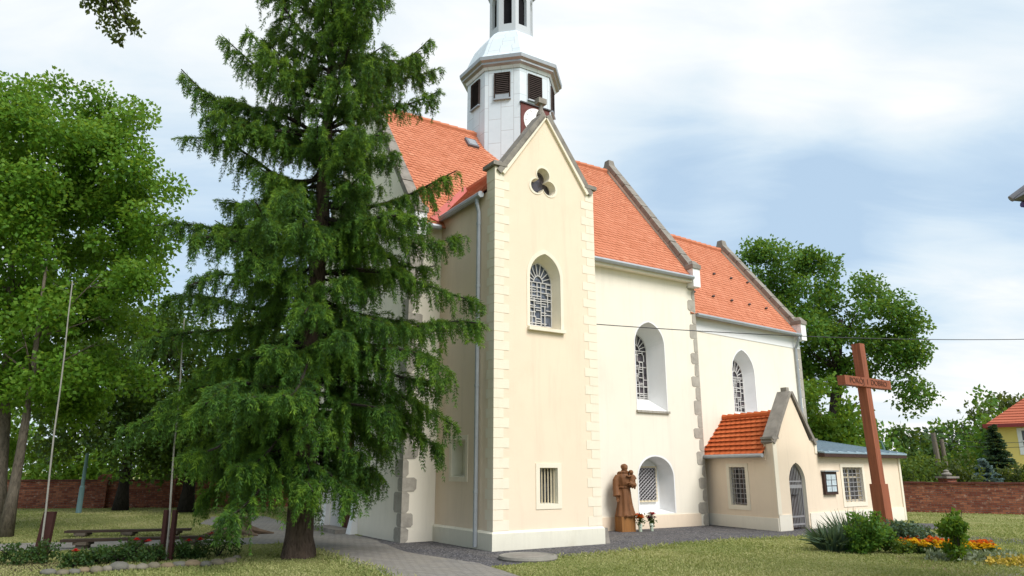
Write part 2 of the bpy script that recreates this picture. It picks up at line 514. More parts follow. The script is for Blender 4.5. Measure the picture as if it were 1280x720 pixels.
# ------------------------------------------------------------------ mesh builder
class MB:
    def __init__(s):
        s.v = []
        s.f = []
        s.mi = []
        s.uv = {}
        s.tint = []
        s.cur = 0

    def add(s, vs, fs, mi=None, tint=0.5):
        o = len(s.v)
        s.v += [tuple(x) for x in vs]
        s.tint += [tint] * len(vs)
        for f in fs:
            s.f.append(tuple(i + o for i in f))
            s.mi.append(s.cur if mi is None else mi)
        return o

    def quad(s, a, b, c, d):
        s.add([a, b, c, d], [(0, 1, 2, 3)])

    def quad_uv(s, a, b, c, d, u0, v0, u1, v1):
        s.uv[len(s.f)] = [(u0, v0), (u1, v0), (u1, v1), (u0, v1)]
        s.quad(a, b, c, d)

    def poly(s, pts):
        s.add(pts, [tuple(range(len(pts)))])

    def hexa(s, p):          # 8 corners: bottom 0-3, top 4-7
        s.add(p, [(3, 2, 1, 0), (4, 5, 6, 7), (0, 1, 5, 4), (1, 2, 6, 5), (2, 3, 7, 6), (3, 0, 4, 7)])

    def box(s, F, u0, u1, v0, v1, z0, z1):
        s.hexa([F(u0, v0, z0), F(u1, v0, z0), F(u1, v1, z0), F(u0, v1, z0), F(u0, v0, z1), F(u1, v0, z1), F(u1, v1, z1), F(u0, v1, z1)])

    def beam(s, p, q, up, w, h, off=0.0):
        p, q, up = Vector(p), Vector(q), Vector(up)
        d = (q - p).normalized()
        side = d.cross(up).normalized()
        n = side.cross(d).normalized()
        a, b = side * (w / 2), n * h
        o = n * off
        s.hexa([p - a + o, p + a + o, q + a + o, q - a + o, p - a + b + o, p + a + b + o, q + a + b + o, q - a + b + o])

    def tube(s, pts, rad, n=8, cap=True):
        pts = [Vector(p) for p in pts]
        if not isinstance(rad, (list, tuple)):
            rad = [rad] * len(pts)
        vs, fs = [], []
        ref = Vector((0.31, 0.17, 1)) if abs((pts[-1] - pts[0]).normalized().z) < 0.9 else Vector((1, 0.2, 0))
        for i, p in enumerate(pts):
            d = (pts[min(i + 1, len(pts) - 1)] - pts[max(i - 1, 0)]).normalized()
            a = d.cross(ref).normalized()
            b = d.cross(a).normalized()
            for k in range(n):
                th = 2 * math.pi * k / n
                vs.append(p + (a * math.cos(th) + b * math.sin(th)) * rad[i])
        for i in range(len(pts) - 1):
            for k in range(n):
                k2 = (k + 1) % n
                fs.append((i * n + k, i * n + k2, (i + 1) * n + k2, (i + 1) * n + k))
        if cap:
            fs.append(tuple(range(n))[::-1])
            fs.append(tuple((len(pts) - 1) * n + k for k in range(n)))
        s.add(vs, fs)

    def lathe(s, c, prof, n=16, a0=0.0, sx=1.0, sy=1.0):
        vs, fs = [], []
        for (r, z) in prof:
            for k in range(n):
                th = a0 + 2 * math.pi * k / n
                vs.append((c[0] + r * sx * math.cos(th), c[1] + r * sy * math.sin(th), c[2] + z))
        for i in range(len(prof) - 1):
            for k in range(n):
                k2 = (k + 1) % n
                fs.append((i * n + k, i * n + k2, (i + 1) * n + k2, (i + 1) * n + k))
        fs.append(tuple(range(n))[::-1])
        fs.append(tuple((len(prof) - 1) * n + k for k in range(n)))
        s.add(vs, fs)

    def blob(s, c, rx, ry, rz, seg=10, rings=7, jit=0.0):
        vs, fs = [], []
        for i in range(1, rings):
            ph = math.pi * i / rings
            for k in range(seg):
                th = 2 * math.pi * k / seg
                j = 1 + random.uniform(-jit, jit)
                vs.append((c[0] + rx * j * math.sin(ph) * math.cos(th), c[1] + ry * j * math.sin(ph) * math.sin(th), c[2] + rz * j * math.cos(ph)))
        for i in range(rings - 2):
            for k in range(seg):
                k2 = (k + 1) % seg
                fs.append((i * seg + k, (i + 1) * seg + k, (i + 1) * seg + k2, i * seg + k2))
        t = len(vs)
        vs.append((c[0], c[1], c[2] + rz))
        vs.append((c[0], c[1], c[2] - rz))
        for k in range(seg):
            k2 = (k + 1) % seg
            fs.append((t, k, k2))
            fs.append((t + 1, (rings - 2) * seg + k2, (rings - 2) * seg + k))
        s.add(vs, fs)

    def holed(s, P, outline, holes):
        """flat panel with openings; P maps (u, z) to a point"""
        loops = [[Vector((a, b, 0)) for a, b in outline]] + [[Vector((a, b, 0)) for a, b in h] for h in holes]
        tris = tessellate_polygon(loops)
        allp = [P(q.x, q.y) for l in loops for q in l]
        s.add(allp, tris)

    def loft(s, A, B):
        n = len(A)
        s.add(list(A) + list(B), [(i, (i + 1) % n, n + (i + 1) % n, n + i) for i in range(n)])

    def build(s, name, mats, parent=None, smooth=False, origin=None):
        root = parent
        while root is not None and root.parent is not None:
            root = root.parent
        if origin is None:
            origin = root.location.copy() if root is not None else Vector((0, 0, 0))
        me = bpy.data.meshes.new(name)
        ox, oy, oz = origin
        me.from_pydata([(a - ox, b - oy, c - oz) for a, b, c in s.v], [], s.f)
        if not isinstance(mats, (list, tuple)):
            mats = [mats]
        for m_ in mats:
            me.materials.append(m_)
        if len(mats) > 1:
            me.polygons.foreach_set('material_index', s.mi)
        if s.uv:
            ul = me.uv_layers.new(name='UVMap')
            for fi, uvs in s.uv.items():
                for li, c in zip(me.polygons[fi].loop_indices, uvs):
                    ul.data[li].uv = c
        a = me.attributes.new('tint', 'FLOAT', 'POINT')
        a.data.foreach_set('value', s.tint)
        if smooth:
            me.polygons.foreach_set('use_smooth', [True] * len(me.polygons))
        bm = bmesh.new()
        bm.from_mesh(me)
        bmesh.ops.recalc_face_normals(bm, faces=bm.faces)
        bm.to_mesh(me)
        bm.free()
        me.update()
        o = bpy.data.objects.new(name, me)
        COL.objects.link(o)
        if parent is not None:
            o.parent = parent
        else:
            o.location = origin
        return o


def thing(name, label, cat, loc=(0, 0, 0), group=None):
    o = bpy.data.objects.new(name, None)
    o.empty_display_size = 0.2
    COL.objects.link(o)
    o.location = loc
    tag(o, label, cat, group)
    return o


def tag(o, label, cat, group=None):
    o['label'] = label
    o['category'] = cat
    if group:
        o['group'] = group
    return o


def struct(o):
    o['kind'] = 'structure'
    return o


def stuff(o, label=None, cat=None):
    o['kind'] = 'stuff'
    if label:
        tag(o, label, cat)
    return o


def dup(root, loc, rz=0.0, sc=1.0, label=None):
    r = root.copy()
    COL.objects.link(r)
    r.location = loc
    r.rotation_euler = (0, 0, rz)
    r.scale = (sc, sc, sc)
    if label:
        r['label'] = label
    for ch in root.children:
        c = ch.copy()
        COL.objects.link(c)
        c.parent = r
        for g in ch.children:
            d = g.copy()
            COL.objects.link(d)
            d.parent = c
    return r


class Frame:
    def __init__(s, o, ang):
        a = R(ang)
        s.o = Vector((o[0], o[1], 0))
        s.u = Vector((math.sin(a), math.cos(a), 0))
        s.w = Vector((-math.cos(a), math.sin(a), 0))

    def __call__(s, u, v, z):
        return s.o + s.u * u + s.w * v + Vector((0, 0, z))


def quads_mesh(name, verts, tint, material, parent=None, origin=(0, 0, 0), mats_idx=None):
    """verts (N,4,3) numpy -> one mesh of N quads with a per-vertex tint"""
    n = len(verts)
    me = bpy.data.meshes.new(name)
    co = (verts.reshape(-1, 3) - np.array(origin)).astype(np.float32)
    me.vertices.add(n * 4)
    me.vertices.foreach_set('co', co.ravel())
    me.loops.add(n * 4)
    me.loops.foreach_set('vertex_index', np.arange(n * 4, dtype=np.int32))
    me.polygons.add(n)
    me.polygons.foreach_set('loop_start', np.arange(0, n * 4, 4, dtype=np.int32))
    me.update(calc_edges=True)
    a = me.attributes.new('tint', 'FLOAT', 'POINT')
    a.data.foreach_set('value', np.repeat(tint, 4).astype(np.float32))
    if not isinstance(material, (list, tuple)):
        material = [material]
    for m_ in material:
        me.materials.append(m_)
    if mats_idx is not None:
        me.polygons.foreach_set('material_index', mats_idx.astype(np.int32))
    o = bpy.data.objects.new(name, me)
    COL.objects.link(o)
    if parent is not None:
        o.parent = parent
    else:
        o.location = origin
    return o


def unit(a):
    return a / np.maximum(np.linalg.norm(a, axis=-1, keepdims=True), 1e-9)


def leaf_quads(P, D, L, W, rng, up=None):
    """rhombic leaves at P pointing along D, random roll"""
    N = len(P)
    r = unit(rng.normal(size=(N, 3)))
    S = unit(np.cross(D, r))
    L = np.broadcast_to(L, (N,))[:, None]
    W = np.broadcast_to(W, (N,))[:, None]
    return np.stack([P, P + D * L * 0.45 + S * W, P + D * L, P + D * L * 0.45 - S * W], axis=1)


# ------------------------------------------------------------------ frames of the place
N = Frame(gnd(616, 689.5), 57.2)               # nave and porch: u east, v north
CH = Frame(N(9.7, 3.0, 0), 52.5)               # chancel, slightly skewed
pA, pB, pD = gnd(884, 655.5), gnd(975, 664.5), gnd(1132.5, 651)
AF = Frame(pB, math.degrees(math.atan2(pD.x - pB.x, pD.y - pB.y)))      # annex front wall
AL = Frame(pA, math.degrees(math.atan2(pB.x - pA.x, pB.y - pA.y)))      # annex side wall

# ------------------------------------------------------------------ ground
def sheet(name, m, pts, z):
    b = MB()
    b.poly([(p[0], p[1], z) for p in pts])
    o = b.build(name, m)
    return struct(o)


def wobble(pts, amp=0.08, step=0.5, seed=3):
    rr = random.Random(seed)
    out = []
    n = len(pts)
    for i in range(n):
        a, b_ = Vector(pts[i][:2]), Vector(pts[(i + 1) % n][:2])
        k = max(1, int((b_ - a).length / step))
        for j in range(k):
            q = a.lerp(b_, j / k)
            out.append((q.x + rr.uniform(-amp, amp), q.y + rr.uniform(-amp, amp)))
    return out


b = MB()
G = 900
b.quad((-G, -G, 0), (G, -G, 0), (G, G, 0), (-G, G, 0))
struct(b.build('ground', M['lawn']))

grav = [gnd(*p) for p in ((455, 672), (500, 690), (560, 700), (612, 709), (640, 707), (700, 697), (745, 694), (790, 689), (850, 681), (930, 675), (1030, 671), (1060, 668), (1150, 664), (1215, 655))]
grav += [N(9, 6, 0), N(4, 7, 0), N(-0.7, 6, 0)]
grav_sheet = sheet('gravel_strip', M['gravel'], wobble(grav, 0.09, 0.4), 0.004)

pave = [gnd(*p) for p in ((660, 724), (600, 704), (560, 699), (505, 690), (470, 676), (440, 668), (395, 664), (360, 655), (330, 645), (265, 646), (250, 655), (300, 662), (318, 672), (280, 674), (150, 676), (0, 680), (-250, 683), (-250, 697), (0, 689), (60, 689), (200, 684), (300, 681), (356, 680), (392, 690), (420, 700), (447, 708), (490, 728))]
sheet('paved_path', M['pavers'], wobble(pave, 0.05, 0.5), 0.008)
sheet('side_path', M['gravel'], wobble([gnd(*p) for p in ((1120, 670), (1180, 668), (1300, 675), (1500, 684), (1500, 692), (1300, 683), (1180, 675), (1130, 673))], 0.05, 0.6, 5), 0.006)
sheet('corner_path', M['pavers'], wobble([gnd(*p) for p in ((1215, 722), (1250, 712), (1300, 703), (1420, 700), (1420, 760), (1215, 760))], 0.04, 0.5, 6), 0.005)
M['dirt'] = mottled('dry_dirt', (0.24, 0.185, 0.12), 0.3, 3, 30, 0.8, 1.0, 0.05)
sheet('bare_earth', M['dirt'], wobble([gnd(*p) for p in ((1120, 694), (1180, 700), (1250, 704), (1290, 700), (1300, 706), (1250, 712), (1195, 722), (1170, 712), (1120, 702))], 0.07, 0.3, 8), 0.0035)
sheet('flower_bed_soil', M['soil'], wobble([gnd(*p) for p in ((-40, 700), (60, 703), (150, 702), (220, 696), (292, 691), (296, 698), (280, 707), (180, 714), (90, 719), (-40, 726))], 0.06, 0.3, 9), 0.005)

# ------------------------------------------------------------------ CHURCH
church = thing('church', 'cream church with orange tiled roofs, white octagonal steeple and gabled stair turret', 'church', N(0, 0, 0))
EA_Z, EA_V, RI_V, RI_Z = 8.08, 2.55, 6.8, 13.5
SL = (RI_Z - EA_Z) / (RI_V - EA_V)
UW, UE = -0.9, 9.75


def lancet(uc, w, z0, zs, zt, n=9):
    h = zt - zs
    Rr = ((w / 2) ** 2 + h * h) / w
    cx = w / 2 - Rr
    fm = math.acos(max(-1, min(1, -cx / Rr)))
    pts = [(uc - w / 2, z0), (uc + w / 2, z0)]
    for i in range(n):
        f = fm * i / n
        pts.append((uc + cx + Rr * math.cos(f), zs + Rr * math.sin(f)))
    pts.append((uc, zt))
    for i in range(n - 1, -1, -1):
        f = fm * i / n
        pts.append((uc - cx - Rr * math.cos(f), zs + Rr * math.sin(f)))
    return pts


def rect(u0, u1, z0, z1):
    return [(u0, z0), (u1, z0), (u1, z1), (u0, z1)]


def reveal(F, v, outer, inner, depth, m, name='window_reveal', back=False, parent=None):
    b = MB()
    A = [F(u, v, z) for u, z in outer]
    B = [F(u, v + depth, z) for u, z in inner]
    b.loft(A, B)
    if back:
        b.holed(lambda u, z: F(u, v + depth, z), inner, [])
    return b.build(name, m, parent or church)


def pane(F, v, loop, m, parent=None):
    b = MB()
    b.holed(lambda u, z: F(u, v, z), loop, [])
    b.holed(lambda u, z: F(u, v + 0.02, z), loop, [])
    b.loft([F(u, v, z) for u, z in loop], [F(u, v + 0.02, z) for u, z in loop])
    return b.build('window', m, parent or church)


def leaded(F, v, uc, w, z0, zs, zt, parent, seed, cols=4, bw=0.02, m=None):
    """irregular leading of a pointed window: uprights, staggered cross bars, fan in the head"""
    rr = random.Random(seed)
    b = MB()
    d = 0.025

    def bar(u0, z0_, u1, z1_, wd):
        b.beam(F(u0, v - 0.018, z0_), F(u1, v - 0.018, z1_), F(0, -1, 0) - F(0, 0, 0), wd, d)
    xs = [uc - w / 2 + w * i / cols for i in range(cols + 1)]
    for i, x in enumerate(xs):
        if i in (0, cols):
            bar(x, z0, x, zs, bw * 1.3)
        else:
            z = z0
            k = 0
            while z < zs - 0.05:
                L = rr.choice((0.22, 0.34, 0.5))
                z2 = min(zs, z + L)
                sh = rr.choice((0, 0, 0, -0.28, 0.28)) * w / cols
                bar(x + sh, z, x + sh, z2, bw)
                z = z2
                k += 1
    z = z0
    while z < zs + 0.01:
        for i in range(cols):
            if rr.random() < 0.62:
                zz_ = z + rr.choice((0, 0.05, -0.05))
                if z0 - 0.01 <= zz_ <= zs + 0.05:
                    ext = 1 if (rr.random() < 0.35 and i < cols - 1) else 0
                    bar(xs[i], zz_, xs[i + 1 + ext], zz_, bw)
        z += 0.115
    bar(uc - w / 2, z0, uc + w / 2, z0, bw * 1.3)
    bar(uc - w / 2, zs, uc + w / 2, zs, bw)
    arch = lancet(uc, w, z0, zs, zt)[2:]
    for i in range(len(arch) - 1):
        bar(arch[i][0], arch[i][1], arch[i + 1][0], arch[i + 1][1], bw * 1.3)
    for i in range(2, len(arch) - 2, 2):
        r0 = 0.35
        bar(uc + (arch[i][0] - uc) * r0, zs + (arch[i][1] - zs) * r0, arch[i][0], arch[i][1], bw)
    for i in range(0, len(arch) - 1):
        r0 = 0.35
        bar(uc + (arch[i][0] - uc) * r0, zs + (arch[i][1] - zs) * r0, uc + (arch[i + 1][0] - uc) * r0, zs + (arch[i + 1][1] - zs) * r0, bw)
    return b.build('leading', m or M['bar_white'], parent)


# --- stair turret (gabled front)
PW = 3.06
FOOTL, FOOTR, APEX = (0.30, 8.98), (2.76, 8.98), (1.53, 10.72)
win_o = lancet(1.47, 0.92, 5.07, 6.35, 6.95)
win_i = lancet(1.47, 0.80, 5.17, 6.28, 6.78)
tref = []
for k in range(72):
    th = 2 * math.pi * k / 72
    best = 0
    for q in (90, 210, 330):
        c0 = 0.215
        da = th - R(q)
        disc = 0.195 ** 2 - (c0 * math.sin(da)) ** 2
        if disc >= 0:
            rr_ = c0 * math.cos(da) + math.sqrt(disc)
            if rr_ > best:
                best = rr_
    tref.append((1.44 + max(best, 0.12) * math.cos(th), 8.84 + max(best, 0.12) * math.sin(th)))
tref_i = [(1.44 + (u - 1.44) * 0.93, 8.84 + (z - 8.84) * 0.93) for u, z in tref]
sw_o = rect(1.25, 1.76, 0.95, 1.76)
b = MB()
outline = [(0, 0), (PW, 0), (PW, 8.98), FOOTR, APEX, FOOTL, (0, 8.98)]
b.holed(lambda u, z: N(u, 0, z), outline, [win_o, tref, sw_o])
PT = 0.38
sl_o = rect(1.26, 1.96, 1.55, 2.42)
# side walls
b.holed(lambda v, z: N(0, v, z), [(0, 0), (2.9, 0), (2.9, 8.42), (PT, 8.42), (PT, 8.98), (0, 8.98)], [sl_o])
b.holed(lambda v, z: N(PW, v, z), [(0, 0), (2.9, 0), (2.9, 8.42), (PT, 8.42), (PT, 8.98), (0, 8.98)], [])
b.holed(lambda u, z: N(u, PT, z), [(0, 8.2), (PW, 8.2), (PW, 8.98), FOOTR, APEX, FOOTL, (0, 8.98)], [])
b.quad(N(0, 0, 8.98), N(0.3, 0, 8.98), N(0.3, PT, 8.98), N(0, PT, 8.98))
b.quad(N(2.76, 0, 8.98), N(PW, 0, 8.98), N(PW, PT, 8.98), N(2.76, PT, 8.98))
b.build('turret_wall', M['plaster'], church)

reveal(N, 0, win_o, win_i, 0.34, M['quoin'])
w_ = pane(N, 0.34, win_i, M['stained'])
leaded(N, 0.34, 1.47, 0.80, 5.17, 6.28, 6.78, w_, 11, 5, 0.017)
b = MB()
b.box(N, 0.93, 2.02, -0.10, 0.0, 4.97, 5.05)
b.box(N, 0.93, 2.02, -0.003, 0.30, 5.05, 5.08)
b.build('sill', M['quoin'], w_)
# raised band round the lancet
b = MB()
big = lancet(1.47, 1.10, 5.08, 6.36, 7.06)
A0 = [N(u, -0.012, z) for u, z in big[1:] + big[:1]]
B0 = [N(u, -0.012, z) for u, z in win_o[1:] + win_o[:1]]
n_ = len(A0)
b.add(A0 + B0, [(i, i + 1, n_ + i + 1, n_ + i) for i in range(n_ - 1)])
b.loft(A0, [N(u, 0.01, z) for u, z in big[1:] + big[:1]])
b.build('window_band', M['quoin'], church)

reveal(N, 0, tref, tref_i, 0.22, M['quoin'])
pane(N, 0.22, tref_i, M['stained_dark'])
b = MB()
tb = [(1.44 + (u - 1.44) * 1.15, 8.84 + (z - 8.84) * 1.15) for u, z in tref]
for A_, B_, v1, v2 in ((tref, tb, -0.014, -0.014), (tb, tb, -0.014, 0.01), (tref, tref, -0.014, 0.01)):
    b.loft([N(u, v1, z) for u, z in A_], [N(u, v2, z) for u, z in B_])
b.build('trefoil_moulding', M['quoin'], church)

reveal(N, 0, sw_o, rect(1.28, 1.74, 0.97, 1.74), 0.28, M['plinth'])
w_ = pane(N, 0.28, rect(1.28, 1.74, 0.97, 1.74), M['glass_dark'])
b = MB()
for k in range(6):
    u = 1.29 + 0.088 * k
    b.tube([N(u, 0.1, 0.955), N(u, 0.1, 1.755)], 0.013, 6)
b.build('window_bars', M['bar_cream'], w_)
for (fr, swap, lo) in ((N, False, sw_o),):
    b = MB()
    u0, z0, u1, z1 = 1.25, 0.95, 1.76, 1.76
    for r_ in ((u0 - .11, u1 + .11, z1, z1 + .10), (u0 - .11, u1 + .11, z0 - .11, z0), (u0 - .11, u0, z0, z1), (u1, u1 + .11, z0, z1)):
        b.box(N, r_[0], r_[1], -0.016, 0.004, r_[2], r_[3])
    b.build('window_band', M['quoin'], church)
SWF = lambda u, v, z: N(v, u, z)
reveal(SWF, 0, sl_o, rect(1.31, 1.91, 1.6, 2.38), 0.26, M['plinth'])
pane(SWF, 0.26, rect(1.31, 1.91, 1.6, 2.38), M['plinth'])
b = MB()
u0, z0, u1, z1 = 1.26, 1.55, 1.96, 2.42
for r_ in ((u0 - .11, u1 + .11, z1, z1 + .10), (u0 - .11, u1 + .11, z0 - .11, z0), (u0 - .11, u0, z0, z1), (u1, u1 + .11, z0, z1)):
    b.box(SWF, r_[0], r_[1], -0.016, 0.004, r_[2], r_[3])
b.build('window_band', M['quoin'], church)

# quoins of the turret, front and sides
def quoins(flip):
    b = MB()
    z = 0.42
    k = 0
    hgt = 0.222
    while z < 8.55:
        L = 0.41 if k % 2 == 0 else 0.26
        L2 = 0.34 if k % 2 else 0.24
        g = 0.009
        z1 = z + hgt - g
        if not flip:
            b.box(N, -0.008, L, -0.008, 0.0, z, z1)
            b.box(N, -0.008, 0.0, 0.0, L2, z, z1)
        else:
            b.box(N, PW - L, PW + 0.008, -0.008, 0.0, z, z1)
            b.box(N, PW, PW + 0.008, 0.0, L2, z, z1)
        z += hgt
        k += 1
    if not flip:
        b.box(N, -0.012, 0.26, -0.012, 0.0, z, 8.97)
        b.box(N, -0.012, 0.0, 0.0, PT, z, 8.97)
    else:
        b.box(N, PW - 0.26, PW + 0.012, -0.012, 0.0, z, 8.97)
        b.box(N, PW, PW + 0.012, 0.0, PT, z, 8.97)
    return b.build('quoins', M['quoin'], church)


quoins(False)
quoins(True)
b = MB()
b.box(N, -0.05, PW + 0.05, -0.05, -0.001, 0, 0.36)
b.box(N, -0.05, -0.001, -0.001, 2.84, 0, 0.36)
b.box(N, PW + 0.001, PW + 0.05, -0.001, 2.76, 0, 0.36)
# chamfer on top
for (p0, p1, q0, q1) in (((-0.05, -0.05), (PW + 0.05, -0.05), (0, 0), (PW, 0)), ((-0.05, 2.84), (-0.05, -0.05), (0, 2.84), (0, 0))):
    b.quad(N(p0[0], p0[1], 0.36), N(p1[0], p1[1], 0.36), N(q1[0], q1[1], 0.41), N(q0[0], q0[1], 0.41))
b.build('plinth', M['plinth'], church)

# stone coping of the turret gable
def gable_coping(F, vmid, wd, pts, th=0.13, m=None, over=0.0):
    b = MB()
    for i in range(len(pts) - 1):
        (u0, z0), (u1, z1) = pts[i], pts[i + 1]
        b.beam(F(u0, vmid, z0), F(u1, vmid, z1), (0, 0, 1), wd, th)
    return b


b = gable_coping(N, PT / 2, PT + 0.14, [(0.14, 8.80), (1.53, 10.73)], 0.14)
b2 = gable_coping(N, PT / 2, PT + 0.14, [(2.92, 8.80), (1.53, 10.73)], 0.14)
b.add(b2.v, b2.f)
b.box(N, -0.09, 0.31, -0.08, PT + 0.07, 8.99, 9.08)
b.box(N, PW - 0.31, PW + 0.09, -0.08, PT + 0.07, 8.99, 9.08)
b.hexa([N(-.09, -.08, 9.083), N(.31, -.08, 9.083), N(.31, PT + .07, 9.083), N(-.09, PT + .07, 9.083), N(.04, .05, 9.17), N(.3, .05, 9.17), N(.3, PT - .06, 9.17), N(.04, PT - .06, 9.17)])
b.hexa([N(PW - .31, -.08, 9.083), N(PW + .09, -.08, 9.083), N(PW + .09, PT + .07, 9.083), N(PW - .31, PT + .07, 9.083), N(PW - .3, .05, 9.17), N(PW - .04, .05, 9.17), N(PW - .04, PT - .06, 9.17), N(PW - .3, PT - .06, 9.17)])
b.build('gable_coping', M['stone'], church)
# cream moulding under the coping on the front
b = MB()
for (u0, u1) in ((0.24, 1.53), (2.82, 1.53)):
    b.beam(N(u0, -0.035, 8.80 + (0.0 if u0 < 1 else 0)), N(u1, -0.035, 10.66), (0, 0, 1), 0.07, 0.09)
b.build('gable_moulding', M['quoin'], church)
b = MB()
b.lathe(N(1.53, PT / 2, 10.84), [(0.13, 0), (0.11, 0.08), (0.055, 0.2), (0.05, 0.30), (0.06, 0.34)], 10)
b.box(N, 1.53 - 0.13, 1.53 + 0.13, PT / 2 - 0.10, PT / 2 + 0.10, 11.18, 11.33)
b.build('finial', M['stone'], church)


# --- tiles
def tiles(P, nrm, ulen, slen, tw, th, m, name, parent=None, lift=0.022, keep=None, n_arc=4, base=True, roll=0.0):
    """beaver-tail tiles on a slope: P(u, s) point, nrm outward normal"""
    b = MB()
    nv = Vector(nrm)
    rows = int(slen / th)
    th = slen / rows
    rr = random.Random(len(name) * 31 + int(ulen * 10))
    for i in range(rows):
        s0 = i * th
        off = 0.5 * tw if i % 2 else 0.0
        cols = int(ulen / tw) + (1 if off else 0)
        for j in range(-1, cols + 1):
            ua, ub = j * tw + off - 0.0, (j + 1) * tw + off
            ua, ub = max(0, ua), min(ulen, ub)
            if ub - ua < 0.02:
                continue
            if keep and not keep((ua + ub) / 2, s0):
                continue
            uc, hw = (ua + ub) / 2, (ub - ua) / 2 - 0.003
            top = min(slen, s0 + th * 1.25)
            li = lift + rr.uniform(-0.003, 0.004)
            vs = [P(ua + 0.003, top) + nv * 0.004, P(uc - hw, s0 + th * 0.3) + nv * (li * 0.85)]
            for k in range(n_arc + 1):
                a = math.pi * (1 - k / n_arc)
                vs.append(P(uc + hw * math.cos(a), s0 + th * 0.28 - th * 0.28 * math.sin(a)) + nv * (li + roll * math.sin(a) ** 2))
            vs += [P(uc + hw, s0 + th * 0.3) + nv * (li * 0.85), P(ub - 0.003, top) + nv * 0.004]
            n0 = len(vs)
            low = [v - nv * 0.014 for v in vs[2:2 + n_arc + 1]]
            fs = [tuple(range(n0))[::-1]]
            for k in range(n_arc):
                fs.append((2 + k, 3 + k, n0 + k + 1, n0 + k))
            b.add(vs + low, fs, tint=max(0, min(1, rr.gauss(0.5, 0.13) - (0.35 if rr.random() < .02 else 0))))
    if base:
        z0 = len(b.f)
        b.add([P(0, 0), P(ulen, 0), P(ulen, slen), P(0, slen)], [(0, 1, 2, 3)], tint=0.05)
    return b


def slope_normal(P):
    a = P(1, 0) - P(0, 0)
    c = P(0, 1) - P(0, 0)
    n = a.cross(c).normalized()
    return n if n.z > 0 else -n


def roof_plane(F, u0, v0, z0, v1, z1, along_u=True):
    L = math.hypot(v1 - v0, z1 - z0)

    def P(u, s):
        f = s / L
        return F(u0 + u, v0 + (v1 - v0) * f, z0 + (z1 - z0) * f)
    return P, L


# nave south slope
P_, L_ = roof_plane(N, UW + 0.30, EA_V, EA_Z, RI_V, RI_Z)
b = tiles(P_, slope_normal(P_), UE - UW - 0.6, L_, 0.20, 0.155, M['tile'], 'nave_roof')
P2, L2 = roof_plane(N, UW + 0.3, 11.05, EA_Z, RI_V, RI_Z)
b.quad(P2(0, 0), P2(UE - UW - 0.6, 0), P2(UE - UW - 0.6, L2), P2(0, L2))
# ridge tiles
u = UW + 0.3
while u < UE - 0.35:
    b.tube([N(u, RI_V, RI_Z + 0.0), N(u + 0.36, RI_V, RI_Z + 0.012)], [0.105, 0.12], 8)
    u += 0.345
b.build('nave_roof', M['tile'], church)
# skylight
b = MB()
nS = slope_normal(P_)
def SK(u, s, h):
    return P_(u, s) + nS * h
u0, s0 = 3.20, 5.72
b.hexa([SK(u0, s0, .0), SK(u0 + .42, s0, .0), SK(u0 + .42, s0 + .5, .0), SK(u0, s0 + .5, .0), SK(u0, s0, .10), SK(u0 + .42, s0, .10), SK(u0 + .42, s0 + .5, .10), SK(u0, s0 + .5, .10)])
sk = b.build('skylight', M['slate'], church)
b = MB()
b.hexa([SK(u0 + .06, s0 + .07, .10), SK(u0 + .36, s0 + .07, .10), SK(u0 + .36, s0 + .43, .10), SK(u0 + .06, s0 + .43, .10), SK(u0 + .06, s0 + .07, .112), SK(u0 + .36, s0 + .07, .112), SK(u0 + .36, s0 + .43, .112), SK(u0 + .06, s0 + .43, .112)])
b.build('pane', M['zinc'], sk)

# turret roof: ridge runs north into the nave roof
TZ, TE = 10.05, 8.36
for sgn, nm in ((1, 0), (-1, 1)):
    if sgn > 0:
        FT = lambda u, v, z: N(v, u, z)
        ue, ur = -0.14, 1.53
    else:
        FT = lambda u, v, z: N(v, u, z)
        ue, ur = PW + 0.14, 1.53
    Pt, Lt = roof_plane(FT, PT, ue, TE, ur, TZ)
    bb = tiles(Pt, slope_normal(Pt), 3.9, Lt, 0.20, 0.155, M['tile'], 'turret_roof')
    if nm == 0:
        b = bb
    else:
        o_ = len(b.v)
        b.v += bb.v
        b.tint += bb.tint
        b.f += [tuple(i + o_ for i in f) for f in bb.f]
        b.mi += bb.mi
b.tube([N(1.53, PT, TZ), N(1.53, 4.2, TZ)], 0.11, 8)
b.build('turret_roof', M['tile'], church)
b = MB()
def nave_z(v):
    return EA_Z + (v - EA_V) * SL
v_a = EA_V + (TE - EA_Z) / SL
v_b = EA_V + (TZ - EA_Z) / SL
b.beam(N(-0.30, v_a - 0.05, nave_z(v_a - 0.05) + 0.01), N(1.5, v_b, nave_z(v_b) + 0.01), nS, 0.26, 0.05)
b.build('valley_sheet', M['red_valley'], church)

# --- nave walls
w1_o = lancet(7.57, 1.27, 3.52, 5.62, 6.36)
w1_i = lancet(7.57, 0.93, 3.95, 5.52, 6.08)
ni_o = [(6.85, 0.42), (8.32, 0.42), (8.32, 1.55)] + [(7.585 + 0.735 * math.cos(R(a)), 1.50 + 0.62 * math.sin(R(a))) for a in range(10, 180, 10)] + [(6.85, 1.55)]
ni_i = [(7.585 + (u - 7.585) * 0.86, 0.52 + (z - 0.42) * 0.90) for u, z in ni_o]
NV = 2.8
b = MB()
b.holed(lambda u, z: N(u, NV, z), [(UW, 0), (UE, 0), (UE, 8.3), (UW, 8.3)], [w1_o, ni_o])
door_o = lancet(6.95, 1.9, 0, 1.9, 3.2)
def WF(u, v, z):       # west front: u runs along nave width, v inwards
    return N(UW + v, u, z)
west_win = lancet(6.8, 1.3, 5.2, 7.6, 8.6)
b.holed(lambda u, z: WF(u, 0, z), [(NV, 0), (10.8, 0), (10.8, 8.25), (6.8, 13.72), (NV, 8.25)], [door_o, west_win])
